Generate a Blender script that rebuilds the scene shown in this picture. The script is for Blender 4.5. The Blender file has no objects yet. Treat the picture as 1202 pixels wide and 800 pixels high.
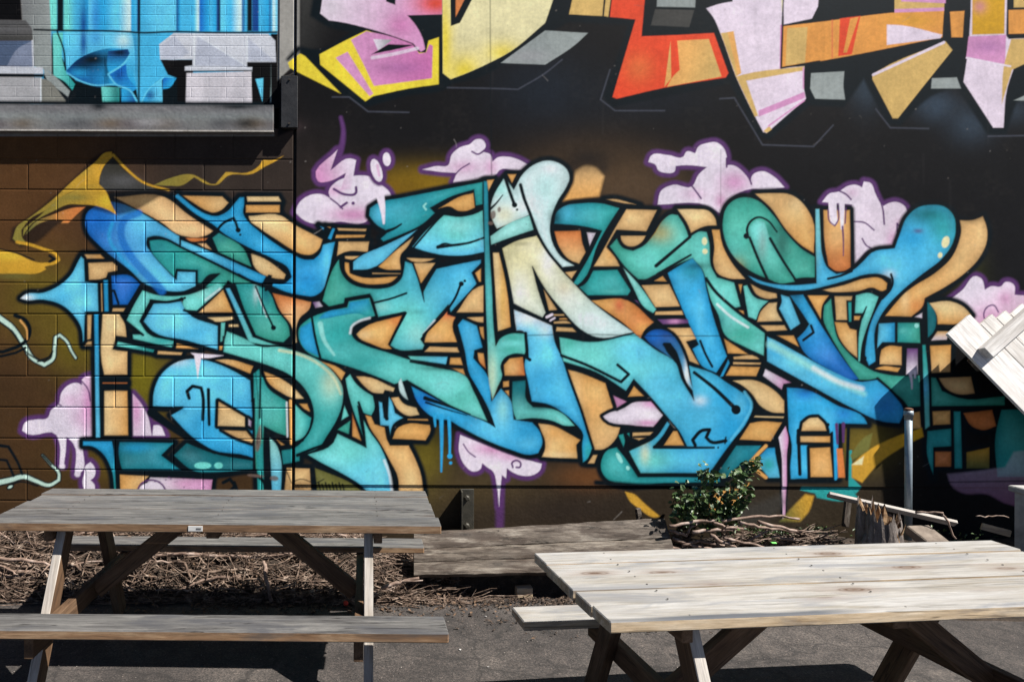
import bpy, bmesh, math, random
import numpy as np
from mathutils import Vector, Matrix, Quaternion

random.seed(7)
rng = np.random.default_rng(7)
scene = bpy.context.scene
COL = scene.collection

# ------------------------------------------------------------------ camera
F, XP, YH, ROLL, CAM_H = 777.25, 420.75, 393.1, 0.0042, 1.6345   # focal length and principal point in photo pixels
WALL = 4.47                                                   # distance to the painted wall
cam_data = bpy.data.cameras.new('camera')
cam = bpy.data.objects.new('camera', cam_data)
COL.objects.link(cam)
cam_data.sensor_fit = 'HORIZONTAL'
cam_data.sensor_width = 36.0
cam_data.lens = 36.0 * F / 1202.0
cam_data.shift_x = (601.0 - XP) / 1202.0
cam_data.shift_y = -(400.0 - YH) / 1202.0
cam_data.clip_start, cam_data.clip_end = 0.05, 500.0
cam.matrix_world = Matrix.Translation((0, 0, CAM_H)) @ Matrix.Rotation(math.pi / 2, 4, 'X') @ Matrix.Rotation(ROLL, 4, 'Z')
scene.camera = cam

# ------------------------------------------------------------------ light
SUN_DIR = Vector((-0.74, 0.30, -1.0)).normalized()            # the way the light travels
elev = math.asin(-SUN_DIR.z)
azim = math.atan2(-SUN_DIR.x, -SUN_DIR.y)
world = bpy.data.worlds.new('World')
scene.world = world
world.use_nodes = True
wn = world.node_tree.nodes
sky = wn.new('ShaderNodeTexSky')
sky.sky_type = 'NISHITA'
sky.sun_disc = False
sky.sun_elevation = elev
sky.sun_rotation = azim
sky.air_density, sky.dust_density, sky.ozone_density = 0.34, 0.05, 1.0      # clear dry air
world.node_tree.links.new(sky.outputs[0], wn['Background'].inputs[0])
wn['Background'].inputs[1].default_value = 0.05
sun_data = bpy.data.lights.new('sun', 'SUN')
sun_data.energy = 5.0
sun_data.angle = math.radians(0.55)
sun_data.color = (1.0, 0.955, 0.89)
sun = bpy.data.objects.new('sun', sun_data)
COL.objects.link(sun)
sun.rotation_euler = SUN_DIR.to_track_quat('-Z', 'Y').to_euler()
sun.location = (4, -4, 6)
vs = scene.view_settings
vs.view_transform, vs.look, vs.exposure, vs.gamma = 'Standard', 'None', 1.2, 1.0
vs.use_curve_mapping = False
scene.render.filter_size = 1.2

# ------------------------------------------------------------------ helpers
def lin(c):
    c = np.asarray(c, float) / 255.0
    return np.where(c <= 0.04045, c / 12.92, ((c + 0.055) / 1.055) ** 2.4)

def at(x, y, d):
    """the point at distance d that the photograph shows at pixel x, y"""
    dx, dy = x - XP, y - YH
    u, v = dx * math.cos(ROLL) + dy * math.sin(ROLL), -dx * math.sin(ROLL) + dy * math.cos(ROLL)
    return Vector((u * d / F, d, CAM_H - v * d / F))

SW = F / WALL                                                 # mural units per metre of wall
def mural_xy(X, Z):
    u, v = SW * X, SW * (CAM_H - Z)
    return XP + u * math.cos(ROLL) - v * math.sin(ROLL), YH + u * math.sin(ROLL) + v * math.cos(ROLL)

def tag(o, label=None, cat=None, group=None, kind=None):
    if label: o['label'] = label
    if cat: o['category'] = cat
    if group: o['group'] = group
    if kind: o['kind'] = kind
    return o

def empty(name, loc=(0, 0, 0), rz=0.0):
    o = bpy.data.objects.new(name, None)
    o.empty_display_size = 0.1
    COL.objects.link(o)
    o.location = loc
    o.rotation_euler = (0, 0, rz)
    return o

def link_mesh(name, me, mats=(), parent=None):
    o = bpy.data.objects.new(name, me)
    COL.objects.link(o)
    if parent is not None: o.parent = parent
    for m in (mats if isinstance(mats, (list, tuple)) else [mats]):
        if m is not None and len(me.materials) < 4 and m.name not in [x.name for x in me.materials if x]:
            me.materials.append(m)
    return o

def mesh_py(name, verts, faces, smooth=False):
    me = bpy.data.meshes.new(name)
    me.from_pydata([tuple(v) for v in verts], [], faces)
    if smooth: me.polygons.foreach_set('use_smooth', [True] * len(me.polygons))
    me.update()
    return me

def box_mesh(name, lo, hi, bev=0.004, jitter=0.0):
    bm = bmesh.new()
    bmesh.ops.create_cube(bm, size=1.0)
    for v in bm.verts:
        v.co = Vector([lo[i] + (v.co[i] + 0.5) * (hi[i] - lo[i]) for i in range(3)])
        if jitter: v.co += Vector([random.uniform(-jitter, jitter) for _ in range(3)])
    if bev:
        bmesh.ops.bevel(bm, geom=list(bm.edges), offset=bev, segments=1, affect='EDGES', profile=0.6)
    me = bpy.data.meshes.new(name)
    bm.to_mesh(me); bm.free()
    return me

def beam_between(name, p, q, w, t, mat, parent, up=(0, 0, 1), bev=0.003):
    """a board from p to q: w across (towards 'up'), t thick"""
    p, q, up = Vector(p), Vector(q), Vector(up)
    x = (q - p).normalized()
    y = up.cross(x).normalized()
    z = x.cross(y).normalized()
    me = box_mesh(name, (-(q - p).length / 2, -t / 2, -w / 2), ((q - p).length / 2, t / 2, w / 2), bev)
    o = link_mesh(name, me, mat, parent)
    o.matrix_local = Matrix.Translation((p + q) / 2) @ Matrix((x, y, z)).transposed().to_4x4()
    return o

def tube_geo(pts, radii, sides=6, cap=True):
    pts = [Vector(p) for p in pts]
    n = len(pts)
    V, Fc = [], []
    ref = Vector((0.3, 0.2, 0.93))
    for i, p in enumerate(pts):
        d = (pts[min(i + 1, n - 1)] - pts[max(i - 1, 0)])
        d = d.normalized() if d.length > 1e-9 else Vector((1, 0, 0))
        a = d.cross(ref)
        if a.length < 1e-3: a = d.cross(Vector((1, 0, 0)))
        a.normalize(); b = d.cross(a)
        for k in range(sides):
            t = 2 * math.pi * k / sides
            V.append(p + (a * math.cos(t) + b * math.sin(t)) * radii[i])
    for i in range(n - 1):
        for k in range(sides):
            k2 = (k + 1) % sides
            Fc.append((i * sides + k, i * sides + k2, (i + 1) * sides + k2, (i + 1) * sides + k))
    if cap:
        Fc.append(tuple(range(sides - 1, -1, -1)))
        Fc.append(tuple((n - 1) * sides + k for k in range(sides)))
    return V, Fc

class Bag:
    def __init__(self): self.v, self.f = [], []
    def add(self, geo):
        o = len(self.v)
        self.v += geo[0]
        self.f += [tuple(i + o for i in f) for f in geo[1]]
    def build(self, name, mat, parent=None, smooth=False):
        return link_mesh(name, mesh_py(name, self.v, self.f, smooth), mat, parent)

# ------------------------------------------------------------------ materials
def new_mat(name):
    m = bpy.data.materials.new(name)
    m.use_nodes = True
    nt = m.node_tree
    return m, nt, nt.nodes['Principled BSDF']

def N(nt, kind, **kw):
    n = nt.nodes.new(kind)
    for k, v in kw.items():
        if k in n.inputs.keys(): n.inputs[k].default_value = v
        else: setattr(n, k, v)
    return n

def ramp(nt, stops, src):
    r = nt.nodes.new('ShaderNodeValToRGB')
    e = r.color_ramp.elements
    while len(e) < len(stops): e.new(0.5)
    for el, (p, c) in zip(e, stops):
        el.position = p
        el.color = (*c, 1) if len(c) == 3 else c
    nt.links.new(src, r.inputs[0])
    return r.outputs[0]

def mixc(nt, fac, a, b, mode='MIX'):
    m = nt.nodes.new('ShaderNodeMix')
    m.data_type = 'RGBA'; m.blend_type = mode
    for sock, val in ((m.inputs[0], fac), (m.inputs[6], a), (m.inputs[7], b)):
        if isinstance(val, bpy.types.NodeSocket): nt.links.new(val, sock)
        elif isinstance(val, (int, float)): sock.default_value = val
        else: sock.default_value = (*val, 1) if len(val) == 3 else val
    return m.outputs[2]

def bump(nt, h, bsdf, strength=0.3, dist=0.004):
    b = nt.nodes.new('ShaderNodeBump')
    b.inputs['Strength'].default_value = strength
    b.inputs['Distance'].default_value = dist
    nt.links.new(h, b.inputs['Height'])
    nt.links.new(b.outputs[0], bsdf.inputs['Normal'])
    return b

def coords(nt, scale, rand=True, kind='Object'):
    tc = nt.nodes.new('ShaderNodeTexCoord')
    mp = nt.nodes.new('ShaderNodeMapping')
    mp.inputs['Scale'].default_value = scale
    src = tc.outputs[kind]
    if rand:
        oi = nt.nodes.new('ShaderNodeObjectInfo')
        ad = nt.nodes.new('ShaderNodeVectorMath'); ad.operation = 'MULTIPLY_ADD'
        ad.inputs[1].default_value = (1, 1, 1)
        nt.links.new(src, ad.inputs[0])
        sc = nt.nodes.new('ShaderNodeVectorMath'); sc.operation = 'SCALE'
        sc.inputs[0].default_value = (7.3, 3.1, 5.7)
        nt.links.new(oi.outputs['Random'], sc.inputs['Scale'])
        nt.links.new(sc.outputs[0], ad.inputs[2])
        src = ad.outputs[0]
    nt.links.new(src, mp.inputs[0])
    return mp.outputs[0]

def noise(nt, vec, scale, detail=6, rough=0.55, dist=0.0):
    n = nt.nodes.new('ShaderNodeTexNoise')
    n.inputs['Scale'].default_value = scale
    n.inputs['Detail'].default_value = detail
    n.inputs['Roughness'].default_value = rough
    n.inputs['Distortion'].default_value = dist
    nt.links.new(vec, n.inputs['Vector'])
    return n.outputs['Fac']

def mat_paint(name, rough, grain, grain_scale, relief):
    """spray paint on masonry: the paint colours sit on the mesh as a colour attribute"""
    m, nt, b = new_mat(name)
    at_ = N(nt, 'ShaderNodeAttribute', attribute_name='paint')
    v = coords(nt, (1, 1, 1), False)
    n1 = noise(nt, v, grain_scale, 8, 0.65)
    n2 = noise(nt, v, 3.1, 5, 0.6)
    g = ramp(nt, [(0.25, (1 - grain,) * 3), (0.75, (1 + grain * 0.35,) * 3)], n1)
    c = mixc(nt, 1.0, at_.outputs['Color'], g, 'MULTIPLY')
    g2 = ramp(nt, [(0.3, (0.84, 0.84, 0.85)), (0.7, (1.05, 1.04, 1.03))], n2)
    c = mixc(nt, 1.0, c, g2, 'MULTIPLY')
    # dust and chips
    n3 = noise(nt, v, 46.0, 4, 0.7)
    chip = ramp(nt, [(0.735, (0, 0, 0)), (0.775, (1, 1, 1))], n3)
    c = mixc(nt, mixc(nt, 1.0, chip, (0.10, 0.10, 0.10), 'MULTIPLY'), c, (0.34, 0.32, 0.30))
    nt.links.new(c, b.inputs['Base Color'])
    b.inputs['Roughness'].default_value = rough
    b.inputs['Specular IOR Level'].default_value = 0.06
    bump(nt, n1, b, 0.32, relief)
    return m

def mat_wood(name, dark, mid, light, knot=(0.16, 0.08, 0.035), stain=None, knots=0.5, rough=0.75, relief=0.0015, streak=9.0, grain=0.5, blotch=None, cracks=0.6, spread=0.16, run=2.4):
    """boards with the grain along local x: tone bands, fine grain, checks, stains and ringed knots"""
    m, nt, b = new_mat(name)
    warp = noise(nt, coords(nt, (1.2, 2.5, 2.5)), 1.5, 3, 0.5)
    n1 = noise(nt, coords(nt, (run * 0.55, streak, streak)), 1.6, 10, 0.66, 0.7)
    n2 = noise(nt, coords(nt, (run * 1.6, 70.0, 70.0)), 1.9, 9, 0.75, 0.3)
    c = ramp(nt, [(0.32, dark), (0.5, mid), (0.68, light)], n1)
    g = ramp(nt, [(0.33, (grain,) * 3), (0.50, (1.0, 1.0, 1.0)), (0.68, (1.25, 1.24, 1.22))], n2)
    c = mixc(nt, 1.0, c, g, 'MULTIPLY')
    if stain:
        n3 = noise(nt, coords(nt, (1.4, 7.0, 7.0)), 1.3, 7, 0.62, 0.8)
        f = ramp(nt, [(0.52, (0, 0, 0)), (0.64, (0.75,) * 3)], n3)
        c = mixc(nt, f, c, stain)
    if blotch:
        f = ramp(nt, [(0.46, (0, 0, 0)), (0.56, (0.85,) * 3)], noise(nt, coords(nt, (2.2, 14.0, 14.0)), 1.6, 9, 0.72, 0.4))
        c = mixc(nt, f, c, blotch)
    # drying checks: narrow dark lines along the grain
    n4 = noise(nt, coords(nt, (run * 0.5, 34.0, 34.0)), 1.2, 3, 0.5, 0.5)
    ck = ramp(nt, [(0.600, (0, 0, 0)), (0.618, (cracks,) * 3), (0.632, (cracks,) * 3), (0.650, (0, 0, 0))], n4)
    c = mixc(nt, ck, c, [v * 0.32 for v in dark])
    oi = nt.nodes.new('ShaderNodeObjectInfo')
    tone = ramp(nt, [(0.0, (1 - spread,) * 3), (0.5, (1.0, 0.985, 0.96)), (1.0, (1 + spread * 0.6,) * 3)], oi.outputs['Random'])
    c = mixc(nt, 1.0, c, tone, 'MULTIPLY')
    vo = nt.nodes.new('ShaderNodeTexVoronoi')
    vo.inputs['Scale'].default_value = 1.0
    nt.links.new(coords(nt, (2.3, 7.5, 7.5)), vo.inputs['Vector'])
    k_ = knots / 0.5
    halo = ramp(nt, [(0.05 * k_, (0.85,) * 3), (0.13 * k_, (0.45,) * 3), (0.26 * k_, (0, 0, 0))], vo.outputs['Distance'])
    c = mixc(nt, halo, c, [0.5 * p + 0.5 * q for p, q in zip(knot, mid)])
    core_ = ramp(nt, [(0.0, (1, 1, 1)), (0.035 * k_, (0.2,) * 3), (0.05 * k_, (0.9,) * 3), (0.075 * k_, (0.15,) * 3), (0.09 * k_, (0.5,) * 3), (0.11 * k_, (0, 0, 0))], vo.outputs['Distance'])
    c = mixc(nt, core_, c, [v * 0.45 for v in knot])
    nt.links.new(c, b.inputs['Base Color'])
    b.inputs['Roughness'].default_value = rough
    b.inputs['Specular IOR Level'].default_value = 0.25
    h = mixc(nt, ck, n2, (0, 0, 0))
    bump(nt, h, b, 0.6, relief)
    return m

def mat_noise(name, stops, scale=6.0, rough=0.85, relief=0.003, metal=0.0, detail=8, rand=True, bscale=None, vec=(1, 1, 1)):
    m, nt, b = new_mat(name)
    v = coords(nt, vec, rand)
    n1 = noise(nt, v, scale, detail, 0.65)
    c = ramp(nt, stops, n1)
    nt.links.new(c, b.inputs['Base Color'])
    b.inputs['Roughness'].default_value = rough
    b.inputs['Metallic'].default_value = metal
    b.inputs['Specular IOR Level'].default_value = 0.3
    n2 = noise(nt, v, bscale or scale * 6, 5, 0.6)
    bump(nt, n2, b, 0.6, relief)
    return m

M_BLOCK = mat_paint('painted_block', 0.62, 0.22, 70.0, 0.0022)
M_RENDER = mat_paint('painted_render', 0.58, 0.18, 38.0, 0.0012)
M_GREYWOOD = mat_wood('weathered_grey_wood', (0.052, 0.050, 0.050), (0.098, 0.096, 0.095), (0.160, 0.156, 0.150), knot=(0.06, 0.036, 0.024), stain=(0.052, 0.054, 0.062), knots=0.34, grain=0.55, streak=22.0, cracks=0.9, run=3.4)
M_EDGEWOOD = mat_wood('brown_edge_wood', (0.10, 0.058, 0.034), (0.22, 0.13, 0.072), (0.36, 0.25, 0.155), stain=(0.10, 0.08, 0.068), knots=0.2)
M_PINE = mat_wood('pale_pine', (0.185, 0.168, 0.14), (0.252, 0.243, 0.23), (0.302, 0.298, 0.292), knot=(0.13, 0.062, 0.026), stain=(0.150, 0.155, 0.168), knots=0.72, streak=13.0, grain=0.80, cracks=0.45, spread=0.10)
M_PINE_SIDE = mat_wood('pine_edge', (0.26, 0.18, 0.10), (0.43, 0.335, 0.225), (0.53, 0.455, 0.35), knot=(0.16, 0.09, 0.04), stain=(0.17, 0.15, 0.135), knots=0.3, grain=0.7)
M_FRAME = mat_wood('brown_frame_wood', (0.05, 0.028, 0.016), (0.10, 0.058, 0.032), (0.16, 0.10, 0.06), knots=0.25)
M_LEG = mat_wood('pale_wood_and_sunlit_leg', (0.22, 0.19, 0.155), (0.33, 0.30, 0.27), (0.40, 0.375, 0.345), stain=(0.24, 0.225, 0.22), knots=0.2, grain=0.7)
M_OLDWOOD = mat_wood('rotting_timber', (0.045, 0.036, 0.028), (0.108, 0.09, 0.074), (0.20, 0.178, 0.152), knot=(0.014, 0.01, 0.008), stain=(0.045, 0.03, 0.021), knots=0.5, relief=0.005, streak=16.0, grain=0.45, blotch=(0.034, 0.024, 0.018), cracks=0.95, run=4.5)
M_WHITEWOOD = mat_wood('whitish_wood', (0.46, 0.43, 0.40), (0.62, 0.60, 0.58), (0.72, 0.705, 0.69), knot=(0.4, 0.36, 0.32), stain=(0.52, 0.49, 0.46), knots=0.25, grain=0.72, cracks=0.35)
M_TWIG = mat_noise('dry_twig_bark', [(0.34, (0.022, 0.014, 0.010)), (0.48, (0.095, 0.062, 0.044)), (0.60, (0.20, 0.145, 0.11)), (0.72, (0.36, 0.29, 0.235))], 17.0, 0.8, 0.002, detail=3)
M_BRANCH = mat_noise('pale_branch_bark', [(0.3, (0.065, 0.04, 0.03)), (0.5, (0.19, 0.13, 0.10)), (0.7, (0.36, 0.29, 0.25))], 14.0, 0.75, 0.002)
# ------------------------------------------------------------------ the mural, sprayed onto a colour field in wall units
# (one unit is about 5.6 mm of wall; the field is then carried by the wall meshes as a colour attribute)
CS, CX0, CY0, CX1, CY1 = 1.5, -270, -210, 1470, 720
cw, chh = int((CX1 - CX0) * CS), int((CY1 - CY0) * CS)
paint = np.zeros((chh, cw, 3), np.float32)
PAL = dict(k=(9, 20, 26), kk=(19, 19, 21), tan=(222, 180, 122), cream=(234, 203, 148), peach=(226, 182, 130), orange=(224, 167, 95), deep=(208, 124, 66),
           red=(216, 108, 72), b=(44, 163, 217), lb=(98, 200, 236), db=(24, 104, 190), nb=(18, 66, 140), teal=(46, 160, 158), dteal=(26, 112, 122), tb=(38, 148, 168),
           mint=(112, 214, 204), lmint=(150, 222, 214), pale=(202, 232, 232), pw=(226, 234, 238), yel=(233, 226, 176), green=(62, 164, 146), w=(226, 216, 229), pk=(208, 146, 190),
           hp=(196, 112, 168), pur=(88, 54, 104), vio=(120, 80, 138), gold=(206, 158, 58), olive=(112, 112, 58), dol=(64, 60, 46), brown=(84, 60, 38),
           yy=(228, 206, 62), ypale=(224, 216, 168), ora=(222, 152, 74), rr=(222, 74, 44), grey=(146, 154, 152), dgrey=(66, 66, 64), pinkw=(222, 208, 222), och=(206, 156, 34),
           tg=(206, 172, 104), skyb=(70, 178, 222), deepb=(28, 72, 136), lil=(196, 200, 208), lgrey=(168, 168, 170), mgrey=(112, 112, 114), black=(12, 12, 14), silver=(78, 82, 94))
def pc(n):
    return lin(PAL[n]).astype(np.float32)

def parse(s):
    out = []
    for t in s.split():
        x, y = (float(q) for q in t.split(','))
        if y <= 0: y = -70.0                      # the painting goes on above and beside the framed part
        if x <= 0: x = -70.0
        if x >= 1202: x = 1270.0
        out.append((x, y))
    return np.array(out)

def smooth(P, closed=True, sub=5, lim=0.72):
    n = len(P)
    if n < 3: return P
    idx = lambda i: i % n if closed else min(max(i, 0), n - 1)
    tang = []
    for i in range(n):
        a, b = P[i] - P[idx(i - 1)], P[idx(i + 1)] - P[i]
        la, lb_ = np.hypot(*a), np.hypot(*b)
        if la < 1e-6 or lb_ < 1e-6: tang.append(None); continue
        a, b = a / la, b / lb_
        turn = math.acos(max(-1, min(1, float(a @ b))))
        if turn > lim: tang.append(None)
        else:
            t = a * lb_ + b * la
            tang.append(t / (np.hypot(*t) + 1e-9))
    out = []
    for i in range(n if closed else n - 1):
        p, q = P[i], P[idx(i + 1)]
        L = np.hypot(*(q - p))
        if tang[i] is None and tang[idx(i + 1)] is None:
            out.append(p); continue
        d = (q - p) / (L + 1e-9)
        m0 = (tang[i] if tang[i] is not None else d) * L
        m1 = (tang[idx(i + 1)] if tang[idx(i + 1)] is not None else d) * L
        for k in range(sub):
            t = k / sub
            out.append((2*t**3-3*t**2+1)*p + (t**3-2*t**2+t)*m0 + (-2*t**3+3*t**2)*q + (t**3-t**2)*m1)
    if not closed: out.append(P[-1])
    return np.array(out)

def window(P, pad):
    x0 = max(0, int((P[:, 0].min() - pad - CX0) * CS)); x1 = min(cw, int((P[:, 0].max() + pad - CX0) * CS) + 2)
    y0 = max(0, int((P[:, 1].min() - pad - CY0) * CS)); y1 = min(chh, int((P[:, 1].max() + pad - CY0) * CS) + 2)
    gx = (np.arange(x0, x1) / CS + CX0).astype(np.float32)[None, :]
    gy = (np.arange(y0, y1) / CS + CY0).astype(np.float32)[:, None]
    return (slice(y0, y1), slice(x0, x1)), gx, gy

def sdf(P, gx, gy):
    d2 = np.full((gy.shape[0], gx.shape[1]), 1e9, np.float32)
    ins = np.zeros(d2.shape, bool)
    n = len(P)
    for i in range(n):
        (ax, ay), (bx, by) = P[i], P[(i + 1) % n]
        ex, ey = bx - ax, by - ay
        l2 = ex * ex + ey * ey
        if l2 < 1e-9: continue
        t = np.clip(((gx - ax) * ex + (gy - ay) * ey) / l2, 0, 1)
        np.minimum(d2, (gx - ax - t * ex) ** 2 + (gy - ay - t * ey) ** 2, out=d2)
        if ay != by:
            c = (ay > gy) != (by > gy)
            xs = ax + (gy - ay) * ex / ey
            ins ^= c & (gx < xs)
    d = np.sqrt(d2)
    return np.where(ins, -d, d)

def lay(win, m, col):
    reg = paint[win]
    reg += (col - reg) * m[..., None]

def colour_field(spec, P, gx, gy):
    if '>' not in spec: return pc(spec)[None, None, :]
    c1, rest = spec.split('>')
    c2, _, ang = rest.partition('@')
    a = math.radians(float(ang or 90))
    ux, uy = math.cos(a), math.sin(a)
    pr = P[:, 0] * ux + P[:, 1] * uy
    t = np.clip((gx * ux + gy * uy - pr.min()) / (pr.max() - pr.min() + 1e-6), 0, 1)
    t = (t * t * (3 - 2 * t))[..., None]
    return pc(c1) * (1 - t) + pc(c2) * t

def fill(spec, pts, soft=1.15, grow=0.0, alpha=1.0, edge=0.0, lim=0.72):
    P = smooth(parse(pts) if isinstance(pts, str) else pts, lim=lim)
    win, gx, gy = window(P, 3 + soft + max(grow, 0))
    d = sdf(P, gx, gy)
    m = np.clip(0.5 - (d - grow) / soft, 0, 1) * alpha
    col = colour_field(spec, P, gx, gy)
    if edge:
        e = np.exp(np.minimum(d, 0) / 2.6)[..., None] * edge
        # sprayed modelling: the can lingers on some flanks, so the colour deepens there and thins to a lighter heart
        cx, cy = P.mean(0)
        ph = (P[0, 0] * 0.37 + P[0, 1] * 0.73) % 6.28
        wob = 0.5 + 0.5 * np.sin(gx * 0.085 + gy * 0.05 + ph) * np.cos(gy * 0.10 - gx * 0.03 + ph * 2)
        deep = (np.exp(np.minimum(d, 0) / 5.5) * (0.22 + 0.62 * wob))[..., None]
        lightn = (np.clip(-d / 9.0 - 0.2, 0, 1) * (0.38 * (1 - wob)))[..., None]
        col = col * (1 - deep * 0.40)
        col = col + (np.minimum(col * 1.5 + 0.10, 0.9) - col) * lightn
        col = col * (1 - e) + pc('k') * e
    lay(win, m, col)
    return P, d, win, gx, gy

def spray(x, y, r, col, alpha, clip=None, ry=None, rot=0.0):
    ry = ry or r
    if clip is None:
        win, gx, gy = window(np.array([(x - 2.4 * max(r, ry), y - 2.4 * max(r, ry)), (x + 2.4 * max(r, ry), y + 2.4 * max(r, ry))]), 0)
        m = 1.0
    else:
        P, d, win, gx, gy = clip
        m = np.clip(0.5 - d / 0.9, 0, 1)
    c, s = math.cos(rot), math.sin(rot)
    u, v = (gx - x) * c + (gy - y) * s, -(gx - x) * s + (gy - y) * c
    g = np.exp(-((u / r) ** 2 + (v / ry) ** 2) * 1.1) * alpha * m
    lay(win, g.astype(np.float32), pc(col))

def stroke(col, pts, w, w2=None, soft=1.2, alpha=1.0, clip=None, lim=0.9):
    P = smooth(parse(pts) if isinstance(pts, str) else pts, closed=False, lim=lim)
    w2 = w if w2 is None else w2
    win, gx, gy = window(P, max(w, w2) + soft + 2)
    seg = np.hypot(*(P[1:] - P[:-1]).T); cum = np.concatenate([[0], np.cumsum(seg)]) / (seg.sum() + 1e-9)
    best = np.full((gy.shape[0], gx.shape[1]), 1e9, np.float32)
    for i in range(len(P) - 1):
        (ax, ay), (bx, by) = P[i], P[i + 1]
        ex, ey = bx - ax, by - ay
        l2 = ex * ex + ey * ey
        if l2 < 1e-9: continue
        t = np.clip(((gx - ax) * ex + (gy - ay) * ey) / l2, 0, 1)
        ww = (w + (w2 - w) * (cum[i] + (cum[i + 1] - cum[i]) * t)) / 2
        np.minimum(best, np.sqrt((gx - ax - t * ex) ** 2 + (gy - ay - t * ey) ** 2) - ww, out=best)
    m = np.clip(0.5 - best / soft, 0, 1) * alpha
    lay(win, m.astype(np.float32), pc(col)[None, None, :])

def oval(col, x, y, rx, ry=None, rot=0.0, soft=0.9, alpha=1.0):
    ry = ry or rx
    t = np.linspace(0, 2 * math.pi, 15)[:-1]
    c, s = math.cos(rot), math.sin(rot)
    fill(col, np.stack([x + rx * np.cos(t) * c - ry * np.sin(t) * s, y + rx * np.cos(t) * s + ry * np.sin(t) * c], 1), soft=soft, alpha=alpha)

def run(text, back=None, back_col='k', back_soft=3.4, edge=0.0, grow=0.0, lim=0.72):
    """lines 'colour: points'; a line '* x,y,r,ry colour alpha' sprays inside the shape above it"""
    items = []
    for ln in text.strip().splitlines():
        ln = ln.strip()
        if not ln: continue
        if ln[0] == '*':
            a, c, al = ln[1:].split()
            items[-1][2].append(([float(q) for q in a.split(',')], c, float(al)))
        else:
            s, p = ln.split(':')
            items.append((s.strip(), p, []))
    if back:
        for s, p, sp in items:
            fill(back_col, p, soft=back_soft, grow=back, lim=lim)
    for s, p, sp in items:
        if s[0] == '!':                        # a form laid over another one brings its own outline
            s = s[1:]
            fill(back_col, p, soft=1.6, grow=3.4, lim=lim)
        r = fill(s, p, edge=edge, grow=grow, lim=lim)
        for (x, y, rr_, ry), c, al in sp:
            spray(x, y, rr_, c, al, clip=r, ry=ry)

# ---- ground coats
allx = (np.arange(cw) / CS + CX0).astype(np.float32)[None, :]
ally = (np.arange(chh) / CS + CY0).astype(np.float32)[:, None]
def sm(a, b, v):
    t = np.clip((v - a) / (b - a), 0, 1)
    return t * t * (3 - 2 * t)
tb_ = (sm(40, 230, allx) * np.ones_like(ally))[..., None]
left = lin((84, 57, 33)) * (1 - tb_) + lin((52, 44, 39)) * tb_
tb_ = (sm(330, 470, ally) * np.ones_like(allx))[..., None]
left = left * (1 - tb_) + lin((66, 48, 30)) * tb_
right = np.ones((chh, cw, 1)) * lin((19, 19, 21))
tb_ = (sm(520, 556, ally) * (1 - sm(1000, 1100, allx)))[..., None]
right = right * (1 - tb_) + lin((54, 46, 35)) * tb_
is_left = (allx < 345)[..., None]
paint[:] = np.where(is_left, left, right)
for x, y, r, ry, c, al in ((640, 105, 62, 44, (26, 34, 44), .8), (760, 112, 70, 30, (22, 29, 38), .7), (1015, 100, 20, 30, (54, 70, 84), .8), (1098, 124, 24, 18, (54, 70, 86), .8),
                           (1138, 146, 26, 22, (52, 66, 80), .75), (1190, 130, 20, 16, (48, 60, 72), .7), (960, 110, 60, 60, (24, 23, 25), .6)):
    PAL['tmp'] = c; spray(x, y, r, 'tmp', al, ry=ry)
for x, y, r, ry, c, al in ((500, 214, 70, 22, (132, 104, 24), .95), (470, 222, 40, 16, (120, 90, 20), .7), (700, 205, 90, 40, (86, 66, 44), .75), (760, 222, 60, 28, (82, 64, 46), .8), (360, 215, 60, 60, (52, 44, 40), .6),
                           (52, 345, 60, 42, (104, 92, 30), .75), (88, 400, 34, 40, (112, 100, 28), .8), (60, 380, 50, 30, (98, 82, 32), .6), (165, 445, 34, 60, (112, 104, 24), .85), (135, 540, 60, 30, (96, 80, 26), .7),
                           (40, 500, 60, 60, (80, 56, 32), .5), (500, 545, 26, 40, (108, 96, 30), .85), (560, 575, 90, 26, (84, 70, 44), .7), (690, 560, 40, 16, (130, 80, 40), .6), (1135, 320, 22, 30, (60, 62, 26), .7),
                           (1010, 520, 40, 30, (120, 104, 40), .8), (660, 600, 120, 30, (46, 38, 33), .7), (880, 600, 60, 24, (60, 54, 46), .8)):
    PAL['tmp'] = c; spray(x, y, r, 'tmp', al, ry=ry)

# ---- upper left: cloth, machinery and pedestal painted on the brick storey
fill('skyb', '40,0 326,0 326,126 40,126', soft=1)
for x0, x1, c1, c2 in ((40, 54, 'mint', 'mint'), (54, 67, 'mint', 'mint'), (67, 75, 'k', 'k'), (75, 92, 'mint', 'skyb'), (92, 104, 'skyb', 'b'), (104, 120, 'lb', 'b'), (120, 138, 'b', 'lb'), (138, 154, 'lb', 'pale'),
                       (154, 161, 'b', 'skyb'), (161, 165, 'nb', 'k'), (165, 190, 'skyb', 'lb'), (190, 207, 'lb', 'lb'), (207, 212, 'deepb', 'b'), (212, 228, 'skyb', 'skyb'), (228, 234, 'lb', 'pale'),
                       (234, 246, 'db', 'b'), (246, 254, 'skyb', 'b'), (254, 259, 'deepb', 'k'), (259, 270, 'lb', 'skyb'), (270, 284, 'skyb', 'pale'), (284, 290, 'deepb', 'skyb'), (290, 296, 'k', 'k'),
                       (296, 304, 'deepb', 'nb'), (304, 316, 'skyb', 'b'), (316, 320, 'deepb', 'skyb'), (320, 326, 'pale', 'lb')):
    fill(f'{c1}>{c2}@0', f'{x0},0 {x1},0 {x1},37 {x0},37', soft=2.2)
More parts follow.
